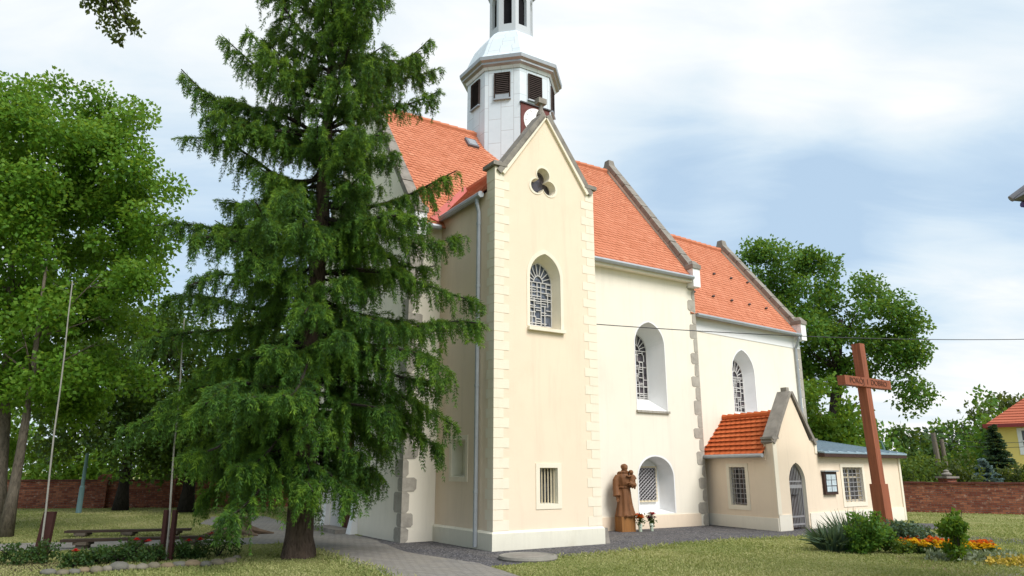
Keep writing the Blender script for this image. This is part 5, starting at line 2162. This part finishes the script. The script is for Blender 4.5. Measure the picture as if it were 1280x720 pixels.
def tree(name, label, p, trunk_h, r0, blobs, per, size, lm, bm_, seed, limbs=9, group=None, top=None, nclump=60, lean_=(0, 0), trunks=None, clump_r=(.5, 1.0)):
    """blobs: big crown masses (x, y, z, rx, rz); clumps are scattered over them"""
    rng = np.random.default_rng(seed)
    root = thing(name, label, 'tree', (p[0], p[1], 0), group)
    cl = []
    vol = [bl[3] ** 2 * bl[4] for bl in blobs]
    for bl, v in zip(blobs, vol):
        n = max(4, int(nclump * v / sum(vol)))
        for k in range(n):
            d = unit(rng.normal(size=3))
            q = rng.random() ** .33
            q = .25 + .75 * q
            cl.append((bl[0] + d[0] * bl[3] * q, bl[1] + d[1] * bl[3] * q, bl[2] + d[2] * bl[4] * q, rng.uniform(*clump_r)))
    b = MB()
    cc = np.mean(np.array([bl[:3] for bl in blobs]), axis=0)
    R0 = max(bl[3] for bl in blobs)
    for tr in (trunks or [(p, (p[0] + lean_[0], p[1] + lean_[1], trunk_h), r0)]):
        limb_tubes(b, (tr[0][0], tr[0][1], 0), tr[1], tr[2], rng, limbs, cc, R0)
    b.build('trunk', M[bm_], root, True)
    Q, T = crown_quads(cl, per, size, rng)
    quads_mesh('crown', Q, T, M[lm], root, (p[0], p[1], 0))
    return root


# big ash at the left edge: two grey trunks
pa = gnd(6, 671)
A1 = lambda x, y, D=21.5: at(x, y, D)
bl = []
for (x, y, r, rz, D) in ((40, 180, 2.3, 2.2, 21), (130, 190, 1.6, 1.9, 21.5), (60, 300, 2.9, 2.3, 22), (150, 300, 1.5, 1.8, 21), (20, 420, 2.4, 1.8, 22), (110, 420, 1.9, 1.4, 22), (-70, 250, 3.2, 3.4, 23), (-60, 420, 3, 2, 21), (35, 110, 1.1, 1.0, 21), (135, 145, 1.0, 1.0, 21.5), (80, 230, 2.4, 2.2, 20.5), (185, 240, 1.1, 1.3, 21), (165, 350, 1.3, 1.2, 21), (70, 500, 1.5, .9, 22.5), (20, 500, 1.6, .9, 22), (125, 470, 1.4, .9, 22), (-10, 560, 1.4, .8, 22.5), (70, 440, 1.8, 1.2, 20.5)):
    q = A1(x, y, D)
    bl.append((q.x, q.y, q.z, r, rz))
t2 = gnd(8, 668)
tA = at(60, 330, 20)
tB = at(20, 260, 21.5)
tree('ash_tree', 'large bright green ash tree with two grey trunks at the left edge', pa, 8, .3, bl, 900, .14, 'leaf_ash', 'bark_grey', 31, 7, None, nclump=260, clump_r=(.4, .95),
     trunks=[((pa.x, pa.y), (tA.x, tA.y, tA.z), .15), ((at(-8, 671, pa.y + .8).x, pa.y + .8), (tB.x, tB.y, tB.z), .22)])

# shaded park trees in front of the left wall
for i, (bx, by, r, sd, lab, blobs) in enumerate((
        (150, 638, .26, 41, 'dark leafy tree with straight trunk left of centre before the shaded wall', ((150, 470, 3.6, 2.6), (205, 440, 3.0, 2.0), (130, 500, 2.2, 1.6), (200, 540, 3.2, 1.5), (150, 560, 3, 1.1))),
        (232, 640, .28, 42, 'dark leafy tree whose trunk stands just right of the paired stakes', ((250, 470, 3.8, 2.8), (310, 520, 3.6, 2.2), (235, 555, 3.2, 1.4))),
        (308, 641, .27, 43, 'dark tree trunk and crown half hidden behind the spruce', ((330, 520, 3.6, 2.2), (340, 470, 3.2, 2.4), (300, 570, 2.6, 1.0))))):
    p = gnd(bx, by)
    bl = []
    for (x, y, rx, rz) in blobs:
        q = at(x, y, p.y + random.uniform(-.6, 1.4))
        bl.append((q.x, q.y, q.z, rx, rz))
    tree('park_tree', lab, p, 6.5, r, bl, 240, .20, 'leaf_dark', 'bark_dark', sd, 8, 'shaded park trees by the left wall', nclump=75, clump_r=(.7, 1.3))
# sunlit trees and shrubs beyond the left wall
for i, (x, y, D, rx, rz, lm, lab) in enumerate((
        (20, 560, 44, 3.2, 3.4, 'leaf_bright', 'sunlit light green tree beyond the wall at the far left edge'),
        (75, 585, 41, 2.2, 1.6, 'leaf_bright', 'low bright shrub beyond the wall left of the lamp post'),
        (165, 585, 42, 2.6, 1.8, 'leaf_bright', 'bright shrub beyond the wall right of the lamp post'),
        (190, 500, 50, 4.5, 4.5, 'leaf_mid', 'tall mid green tree far beyond the left wall'),
        (255, 580, 42, 2.8, 2.0, 'leaf_bright', 'bright shrub beyond the wall behind the paired stakes'),
        (330, 585, 43, 3.0, 1.8, 'leaf_mid', 'green shrub beyond the wall seen under the spruce branches'),
        (-60, 520, 46, 4.5, 4.8, 'leaf_mid', 'tall green tree beyond the wall outside the left edge'))):
    q = at(x, y, D)
    z = max(q.z, rz * .6)
    tree('background_tree', lab, (q.x, q.y), z, .2, [(q.x, q.y, z, rx, rz), (q.x + rx * .5, q.y, z - rz * .3, rx * .7, rz * .6), (q.x - rx * .5, q.y, z - rz * .35, rx * .7, rz * .6)], 90, .30, lm, 'bark_dark', 60 + i, 6, 'trees beyond the left wall', nclump=26, clump_r=(.7, 1.3))

# great tree behind the chancel, with a hanging bough
D0 = 40
bl = []
for (x, y, rx, rz, D) in ((960, 345, 2.0, 1.5, 40), (1010, 370, 2.4, 2.0, 40), (985, 420, 2.6, 2.0, 40), (1060, 385, 2.0, 1.5, 40), (1100, 400, 1.9, 1.5, 39.5), (1040, 440, 2.3, 1.6, 40), (1100, 430, 2.0, 1.3, 39.5), (1128, 408, 1.2, .9, 39.5), (1128, 450, 1.1, .9, 39), (1136, 490, .8, .9, 39), (1090, 465, 1.2, .8, 39.5), (1010, 320, .6, .5, 40), (945, 325, .8, .7, 40), (1015, 480, 2.2, 1.5, 41), (1090, 365, .8, .7, 40), (930, 400, 2.4, 2.4, 41)):
    q = at(x, y, D)
    bl.append((q.x, q.y, q.z, rx, rz))
q = at(1010, 560, 41)
tt = at(1050, 400, 40)
tree('oak_tree', 'large dark green tree with an overhanging right bough behind the chancel', (q.x + 1, q.y), 12, .55, bl, 420, .19, 'leaf_mid', 'bark_dark', 77, 16, None, nclump=135, clump_r=(.55, 1.05), trunks=[((q.x + 1, q.y), (tt.x, tt.y, tt.z), .55)])
for i, (x, y, D, rx, rz, lm, lab, nc) in enumerate((
        (1025, 515, 33, 1.9, 1.6, 'leaf_bright', 'bright yellow green tree right behind the annex gable', 46),
        (1040, 560, 33, 1.6, 1.2, 'leaf_bright', 'lower bright green tree just above the blue sheet roof', 30))):
    q = at(x, y, D)
    tree('maple_tree', lab, (q.x, q.y), q.z, .18, [(q.x, q.y, q.z, rx, rz), (q.x - .5, q.y, q.z + rz * .7, rx * .6, rz * .5), (q.x + .4, q.y, q.z - rz, rx * .9, rz * .7)], 260, .22, lm, 'bark_grey', 90 + i, 7, 'bright trees behind the annex', nclump=nc, clump_r=(.45, .8))
# far trees on the right
far = ((1100, 565, 70, 4.6, 3.6, 'leaf_mid', 'round green tree seen right of the cross post'),
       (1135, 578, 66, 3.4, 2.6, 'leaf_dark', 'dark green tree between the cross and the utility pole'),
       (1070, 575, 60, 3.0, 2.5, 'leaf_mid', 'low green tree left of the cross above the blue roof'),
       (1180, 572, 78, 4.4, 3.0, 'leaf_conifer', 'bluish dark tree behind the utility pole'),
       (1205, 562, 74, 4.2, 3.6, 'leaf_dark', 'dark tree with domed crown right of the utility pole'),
       (1232, 545, 64, 3.6, 3.4, 'leaf_mid', 'tall tree standing left behind the yellow house'),
       (1255, 525, 72, 3.4, 2.8, 'leaf_olive', 'tree top showing above the yellow house roof'),
       (1300, 545, 80, 6, 5, 'leaf_mid', 'large tree behind the yellow house'))
for i, (x, y, D, rx, rz, lm, lab) in enumerate(far):
    q = at(x, y, D)
    tree('background_tree', lab, (q.x, q.y), q.z, .3, [(q.x, q.y, q.z, rx, rz), (q.x - rx * .6, q.y, q.z - rz * .5, rx * .7, rz * .8), (q.x + rx * .6, q.y, q.z - rz * .6, rx * .7, rz * .8), (q.x, q.y, q.z * .4, rx * .9, q.z * .4)], 55, .42, lm, 'bark_dark', 120 + i, 6, 'trees beyond the right wall', nclump=46, clump_r=(.8, 1.5))
# shrubs over the right wall
for i, (x, y, D, rx, rz, lm, lab) in enumerate((
        (1140, 588, 35, 1.3, .8, 'leaf_hedge', 'leafy green hedge shrub over the wall next to the annex corner'),
        (1165, 587, 36, 1.3, .8, 'leaf_hedge', 'green hedge shrub over the wall beneath the utility pole'),
        (1200, 588, 35, .95, .85, 'leaf_olive', 'yellowish green bush behind the stone pillar cap'),
        (1262, 597, 37, .7, .45, 'leaf_olive', 'small olive bush at the foot of the yellow house'))):
    q = at(x, y, D)
    tree('shrub', lab, (q.x, q.y), q.z, .08, [(q.x, q.y, q.z, rx, rz), (q.x + .3, q.y, q.z * .6, rx, rz)], 330, .16, lm, 'bark_dark', 150 + i, 5, 'shrubs over the right wall', nclump=22, clump_r=(.35, .6))


def conifer(name, label, p, H, Rb, lm, seed, sc_=1.0, group=None):
    rng = np.random.default_rng(seed)
    root = thing(name, label, 'tree', (p[0], p[1], 0), group)
    b = MB()
    b.tube([(p[0], p[1], 0), (p[0], p[1], H)], [.12, .02], 8)
    b.build('trunk', M['bark_dark'], root)
    qs, ts = [], []
    z = .25
    while z < H:
        L0 = Rb * (1 - z / H) + .1
        for k in range(13):
            a = rng.uniform(0, 6.283)
            zj = z + rng.uniform(-.14, .14)
            n = 110
            t = rng.random(n)
            d = np.array([math.cos(a), math.sin(a), 0])
            s = np.array([-d[1], d[0], 0])
            L = L0 * rng.uniform(.8, 1.1)
            P = np.array([p[0], p[1], zj]) + d * (L * t)[:, None] + s * (rng.normal(size=n) * .12 * L)[:, None] + np.array([0, 0, 1.]) * (-.12 * L * t + .10 * L * t * t)[:, None]
            D = unit(d + s * rng.normal(size=n)[:, None] * .6 + rng.normal(size=(n, 3)) * .3)
            qs.append(leaf_quads(P, D, .15 * sc_, .04 * sc_, rng))
            ts.append(.3 + .5 * t)
        z += .26
    quads_mesh('foliage', np.concatenate(qs), np.concatenate(ts), M[lm], root, (p[0], p[1], 0))


q = at(1232, 600, 37)
conifer('blue_spruce', 'low pale blue spruce behind the brick wall', (q.x, q.y), 2.1, 1.7, 'leaf_blue', 5)
q = at(1251, 600, 43)
conifer('blue_spruce', 'taller dull blue spruce beside the yellow house wall', (q.x, q.y), 4.3, 1.5, 'leaf_conifer', 6)

# overhanging bough at the top left: its tree stands outside the frame
pt = Vector((-7.5, 7.5, 0))
root = thing('linden_tree', 'leafy twig of an overhanging tree at the top left edge', 'tree', pt)
b = MB()
b.tube([pt, pt + Vector((0, 0, 4)), pt + Vector((.2, 0, 7.6)), pt + Vector((.4, 0, 11))], [.32, .26, .2, .1], 10)
e1 = at(165, 40, 9.5)
e0 = at(105, -60, 9.2)
b.tube([pt + Vector((.2, 0, 7.2)), pt + Vector((1.2, .8, 7.9)), e0, at(140, 0, 9.4), e1], [.09, .06, .035, .02, .008], 6)
tw = []
for (x, y) in ((150, 48), (172, 38), (108, 0), (130, 30), (155, 12), (120, -12)):
    q = at(x, y, 9.4)
    b.tube([at(135, -10, 9.3), q], [.012, .005], 5)
    tw.append(q)
b.build('trunk', M['bark_dark'], root)
rng = np.random.default_rng(8)
cl = []
for (x, y, r) in ((108, 2, .06), (118, 8, .08), (127, 2, .09), (133, 16, .10), (140, 6, .10), (150, 4, .12), (156, 14, .09), (130, 30, .08), (138, 36, .07), (146, 46, .07), (150, 50, .05), (154, 26, .08), (163, 24, .06), (166, 33, .06), (172, 38, .05), (142, 24, .08), (120, -10, .15), (150, -14, .18), (135, -22, .2), (115, -40, .3), (160, -40, .3)):
    q = at(x, y, 9.4)
    cl.append((q.x, q.y, q.z, r * 1.3))
Q, T = crown_quads(cl, 2600, .075, rng, 1.0)
quads_mesh('crown', Q, T, M['leaf_olive'], root, tuple(pt))
far_c = [(pt.x + rng.normal() * 1.6, pt.y + rng.normal() * 1.4, 10.5 + rng.normal() * 1.0, rng.uniform(.5, .9)) for k in range(26)]
far_c = [c for c in far_c if c[0] < -6.2]
Q, T = crown_quads(far_c, 220, .12, rng)
quads_mesh('crown', Q, T, M['leaf_olive'], root, tuple(pt))


# ------------------------------------------------------------------ beds and shrubs
def leafy(name, label, cat, p, r, h, n, size, lm, seed, group=None, blooms=None, stems=6):
    rng = np.random.default_rng(seed)
    root = thing(name, label, cat, p, group)
    b = MB()
    for k in range(stems):
        a = rng.uniform(0, 6.28)
        e = Vector((p[0] + r * .6 * math.cos(a), p[1] + r * .6 * math.sin(a), h * rng.uniform(.6, .95)))
        b.tube([Vector(p), Vector(p).lerp(e, .5) + Vector((0, 0, h * .1)), e], [.014, .010, .004], 5)
    b.build('stems', M['bark_dark'], root)
    cl = []
    m_ = max(9, int(18 * max(r, h * .6) / .4))
    for k in range(m_):
        a = rng.uniform(0, 6.28)
        q = math.sqrt(rng.random()) * r * .8
        zc = rng.uniform(.10, .9) * h * (1 - .3 * (q / r) ** 2)
        cl.append((p[0] + q * math.cos(a), p[1] + q * math.sin(a), zc, rng.uniform(.25, .42) * min(r, h)))
    A = sum(c[3] ** 2 for c in cl)
    Q, T = crown_quads(cl, n / A, size, rng, .9)
    keep = Q[:, :, 2].min(axis=1) > .01
    quads_mesh('foliage', Q[keep], T[keep], M[lm], root, tuple(p))
    if blooms:
        bb = MB()
        for (dx, dy, dz, rr_, mi) in blooms[1]:
            bloom(bb, Vector(p) + Vector((dx, dy, dz)), rr_, mi)
        bb.build('blooms', [M[x] for x in blooms[0]], root)
    return root


# rose bed on the left, edged with field stones
rose_spots = ((20, 706, .55, .55, ()), (52, 704, .45, .65, ()), (92, 709, .42, .42, ((.05, -.1, .42),)), (122, 706, .45, .55, ()), (150, 704, .38, .42, ()), (165, 702, .40, .62, ((.1, -.12, .60), (.32, -.1, .56))),
              (192, 703, .35, .55, ()), (228, 700, .40, .55, ()), (240, 699, .33, .5, ((-.05, -.12, .52), (.17, -.1, .55))), (272, 697, .52, .75, ((-.1, -.15, .68),)))
rose_labels = ('rose bush at the far left end of the bed', 'tall rose bush in front of the broad brown stake', 'low rose bush with one dark red bloom left in the bed', 'dense green rose bush left of the two red blooms', 'low green rose bush without blooms in mid bed',
               'rose bush with two bright red blooms under the bench', 'rose bush growing against the paired dark red stakes', 'green rose bush just right of the paired stakes', 'small rose bush with two red blooms right of the stakes', 'largest rose bush at the right end of the stone edging')
for i, ((x, y, r, h, bl_), lab) in enumerate(zip(rose_spots, rose_labels)):
    p = gnd(x, y)
    leafy('rose_bush', lab, 'rose bush', p, r * .85, h * .62, 700, .055, 'leaf_rose', 200 + i, 'rose bushes in the stone-edged bed', (('red_petal',), [(a, c, d * .66, .075, 0) for a, c, d in bl_]) if bl_ else None)
rng = np.random.default_rng(3)
stones = ((60, 719, .16), (78, 719, .13), (92, 717.5, .12), (105, 716, .14), (120, 716, .15), (134, 714, .13), (148, 713, .22), (163, 712.5, .13), (177, 712, .15), (192, 711, .17), (209, 710.5, .15), (224, 709, .16), (240, 708.5, .19), (257, 708, .14), (271, 707, .19), (287, 704.5, .17), (296, 699, .12))
sl = ('rounded', 'flat', 'small pale', 'greyish', 'broad', 'ochre', 'long grey', 'small tan', 'low grey', 'oval', 'smooth', 'light grey', 'large pale', 'small reddish', 'wide grey', 'brownish', 'last small')
for i, (x, y, r) in enumerate(stones):
    p = gnd(x, y)
    r *= .72
    b = MB()
    random.seed(300 + i)
    b.blob(p + Vector((0, 0, r * .35)), r * random.uniform(1.0, 1.35), r * random.uniform(.7, 1), r * random.uniform(.55, .75), 12, 8, .07)
    c_ = random.choice(((.17, .15, .11), (.20, .155, .10), (.15, .145, .125), (.21, .19, .15)))
    m_ = mottled('field_stone', c_, .3, 5, 22, .7, .95, .15, (scale_col(c_, .5), .6))
    o = b.build('edging_stone', m_, None, True, origin=p)
    where = ('left of the paired stakes' if x < 190 else 'right of the paired stakes')
    tag(o, 'field stone number edging', 'stone', 'field stones edging the rose bed')
    prev = ('at the left end' if i == 0 else 'third' )
    ordn = ('first', 'second', 'third', 'fourth', 'fifth', 'sixth', 'seventh', 'eighth', 'ninth', 'tenth', 'eleventh', 'twelfth', 'thirteenth', 'fourteenth', 'fifteenth', 'sixteenth', 'last')[i]
    o['label'] = ordn + ' field stone from the left along the rose bed edging'

# planting round the cross
def sword_clump(name, label, p, r, n, L, lm, seed, w=.022):
    rng = np.random.default_rng(seed)
    qs, ts = [], []
    for k in range(n):
        a = rng.uniform(0, 6.28)
        tilt = rng.uniform(.1, 1.1)
        d = np.array([math.cos(a) * math.sin(tilt), math.sin(a) * math.sin(tilt), math.cos(tilt)])
        o = np.array(p) + np.array([math.cos(a), math.sin(a), 0]) * rng.uniform(0, r)
        s = unit(np.cross(d, rng.normal(size=3)))
        ll = L * rng.uniform(.6, 1.1)
        m1 = o + d * ll * .5 + np.array([0, 0, .05])
        e = o + d * ll + np.array([0, 0, -.14 * ll * math.sin(tilt)])
        qs.append([o - s * w * .7, m1 - s * w, m1 + s * w, o + s * w * .7])
        qs.append([m1 - s * w, e - s * w * .1, e + s * w * .1, m1 + s * w])
        t = rng.normal(.45, .2)
        ts += [t, t + .1]
    root = thing(name, label, 'plant', p)
    quads_mesh('leaves', np.array(qs), np.clip(np.array(ts), 0, 1), M[lm], root, tuple(p))


sword_clump('iris_clump', 'spiky sword-leaved clump at the left end of the cross planting', gnd(1042, 689), .26, 420, .62, 'leaf_sword', 1)
sword_clump('iris_clump', 'taller spiky sword-leaved clump behind the dark rounded bush', gnd(1070, 685), .26, 300, .85, 'leaf_sword', 2)
leafy('round_bush', 'dark green rounded bush at the left foot of the cross', 'bush', gnd(1085, 691), .52, .92, 4200, .07, 'leaf_mid', 401)
leafy('lavender_bush', 'greyish low bush right behind the cross foot', 'bush', gnd(1132, 683), .60, .55, 4200, .07, 'leaf_sword', 402)
leafy('leafy_shrub', 'small bright green upright shrub standing in front of the marigolds', 'shrub', gnd(1199, 703), .29, 1.05, 1700, .075, 'leaf_bright', 403)
leafy('low_bush', 'yellowish green feathery plant left of the marigold bed', 'plant', gnd(1122, 692), .33, .36, 1600, .05, 'leaf_hedge', 404)
mg = {}
rng = np.random.default_rng(44)
def marigold(col, label, grp, p0):
    root = thing('marigold', label, 'marigold', p0, grp)
    n = 90
    P = np.array(p0) + np.column_stack([rng.normal(size=n) * .07, rng.normal(size=n) * .07, rng.uniform(.02, .15, n)])
    D = unit(rng.normal(size=(n, 3)) + np.array([0, 0, .4]))
    quads_mesh('foliage', leaf_quads(P, D, .06, .014, rng), rng.random(n), M['leaf_rose'], root, tuple(p0))
    b = MB()
    for k in range(6):
        a = rng.uniform(0, 6.28)
        q = .11 * math.sqrt(rng.random())
        bloom(b, Vector(p0) + Vector((q * math.cos(a), q * math.sin(a), .17 + rng.uniform(-.02, .05))), .052, 0, 9)
    b.build('blooms', M[col], root)
    return root


spots_o, spots_y = [], []
rr = random.Random(9)
for k in range(40):
    f = k / 39
    x = 1132 + f * 108
    spots_o.append(gnd(x + rr.uniform(-2, 2), 687.5 + f * 6 + rr.uniform(-2.2, 1.5)))
for k in range(30):
    f = k / 29
    x = 1122 + f * 122
    spots_y.append(gnd(x + rr.uniform(-2, 2), 690.5 + f * 5.5 + rr.uniform(-.8, 1.6)))
po = marigold('orange_petal', 'orange flowering marigold in the dense orange row right of the cross', 'orange marigolds', spots_o[0])
for p in spots_o[1:]:
    dup(po, p, rr.uniform(0, 6), rr.uniform(.85, 1.2))
py = marigold('yellow_petal', 'yellow flowering marigold in the front row of the bed', 'yellow marigolds', spots_y[0])
for p in spots_y[1:]:
    dup(py, p, rr.uniform(0, 6), rr.uniform(.85, 1.2))
n = 1500
uu = .25 + .65 * rng.random(n)
gx = 1120 + uu * 170
P = np.array([list(gnd(x + rng.normal() * 4, 697.5 + f * 4 + rng.normal() * 2.2)) for x, f in zip(gx, uu)])
P[:, 2] = rng.uniform(.0, .13, n)
D = unit(rng.normal(size=(n, 3)) + np.array([0, 0, .3]))
o = quads_mesh('silver_ground_cover', leaf_quads(P, D, .09, .025, rng), np.clip(rng.normal(.5, .2, n), 0, 1), M['leaf_silver'])
stuff(o, 'pale silvery ground cover along the front of the marigold bed', 'ground cover')
n = 900
P = np.array([list(gnd(x, y)) for x, y in zip(rng.uniform(1235, 1295, n), 706 + rng.normal(size=n) * 2.2 - 3 * rng.random(n))])
P[:, 2] = rng.uniform(.0, .10, n)
D = unit(rng.normal(size=(n, 3)) + np.array([0, 0, .3]))
M['leaf_gold'] = leafmat('golden_leaves', (.20, .15, .03), (.42, .30, .04), (.62, .42, .06), .3)
o = quads_mesh('golden_ground_cover', leaf_quads(P, D, .08, .025, rng), np.clip(rng.normal(.5, .2, n), 0, 1), M['leaf_gold'])
stuff(o, 'golden yellow low plants at the right end of the bed', 'ground cover')

# ------------------------------------------------------------------ grass: short blades over the visible lawns
def inside(poly, pts):
    x, y = pts[:, 0], pts[:, 1]
    r = np.zeros(len(pts), bool)
    n = len(poly)
    for i in range(n):
        x0, y0 = poly[i][0], poly[i][1]
        x1, y1 = poly[(i + 1) % n][0], poly[(i + 1) % n][1]
        c = ((y0 > y) != (y1 > y)) & (x < (x1 - x0) * (y - y0) / (y1 - y0 + 1e-12) + x0)
        r ^= c
    return r


n = 260000
gy = 1.0 / rng.uniform(1 / 36., 1 / 11.5, n)
gx = gy * rng.uniform(-.78, .78, n)
P = np.column_stack([gx, gy, np.zeros(n)])
bad = inside(grav, P) | inside(pave, P)
bad |= inside([N(0, 0, 0), N(PW, 0, 0), N(PW, 2.8, 0), N(9.8, 2.8, 0), N(9.8, 11, 0), N(-.9, 11, 0), N(-.9, 2.8, 0), N(0, 2.8, 0)], P)
bad |= inside([pA, pB, pD, AF(flen, 4, 0), CH(6.7, 6, 0), CH(0, 6, 0)], P)
P = P[~bad]
n = len(P)
D = unit(rng.normal(size=(n, 3)) * np.array([.6, .6, .2]) + np.array([0, 0, .75]))
h = rng.uniform(.022, .055, n) * (1 + .5 * np.sin(P[:, 0] * 1.3) * np.cos(P[:, 1] * 1.1))
nz = np.sin(P[:, 0] * .9 + 1) * np.cos(P[:, 1] * .7) * .16 + np.sin(P[:, 0] * 2.7 + P[:, 1] * 1.9) * .08
o = quads_mesh('grass', leaf_quads(P, D, h, .006 + .0004 * P[:, 1], rng), np.clip(rng.normal(.5, .2, n) + nz, 0, 1), M['grass_blade'])
stuff(o, 'short dry mown lawn grass', 'grass')
# ragged weeds and tufts where lawn meets gravel and paving
def edge_tufts(name, label, poly, count, sd):
    rng = np.random.default_rng(sd)
    poly = [np.array(p[:2]) for p in poly]
    seg = [(poly[i], poly[i + 1]) for i in range(len(poly) - 1)]
    w = np.array([np.linalg.norm(b_ - a_) for a_, b_ in seg])
    pick = rng.choice(len(seg), count, p=w / w.sum())
    f = rng.random(count)
    f = np.round(f * 9 + rng.normal(size=count) * .25) / 9
    P = np.array([seg[k][0] + (seg[k][1] - seg[k][0]) * q for k, q in zip(pick, f)]) + rng.normal(size=(count, 2)) * .16
    P = np.column_stack([P, np.zeros(count)])
    D = unit(rng.normal(size=(count, 3)) * np.array([.8, .8, .2]) + np.array([0, 0, .6]))
    o = quads_mesh(name, leaf_quads(P, D, rng.uniform(.03, .13, count), .011, rng), np.clip(rng.normal(.4, .25, count), 0, 1), M['grass_blade'])
    stuff(o, label, 'weeds')


edge_tufts('gravel_weeds', 'ragged grass tufts along the gravel edge before the church', grav[5:13], 3200, 61)
edge_tufts('path_weeds', 'ragged grass tufts along the paved path edge below the spruce', pave[22:28], 2200, 62)
print('objects', len(bpy.data.objects))
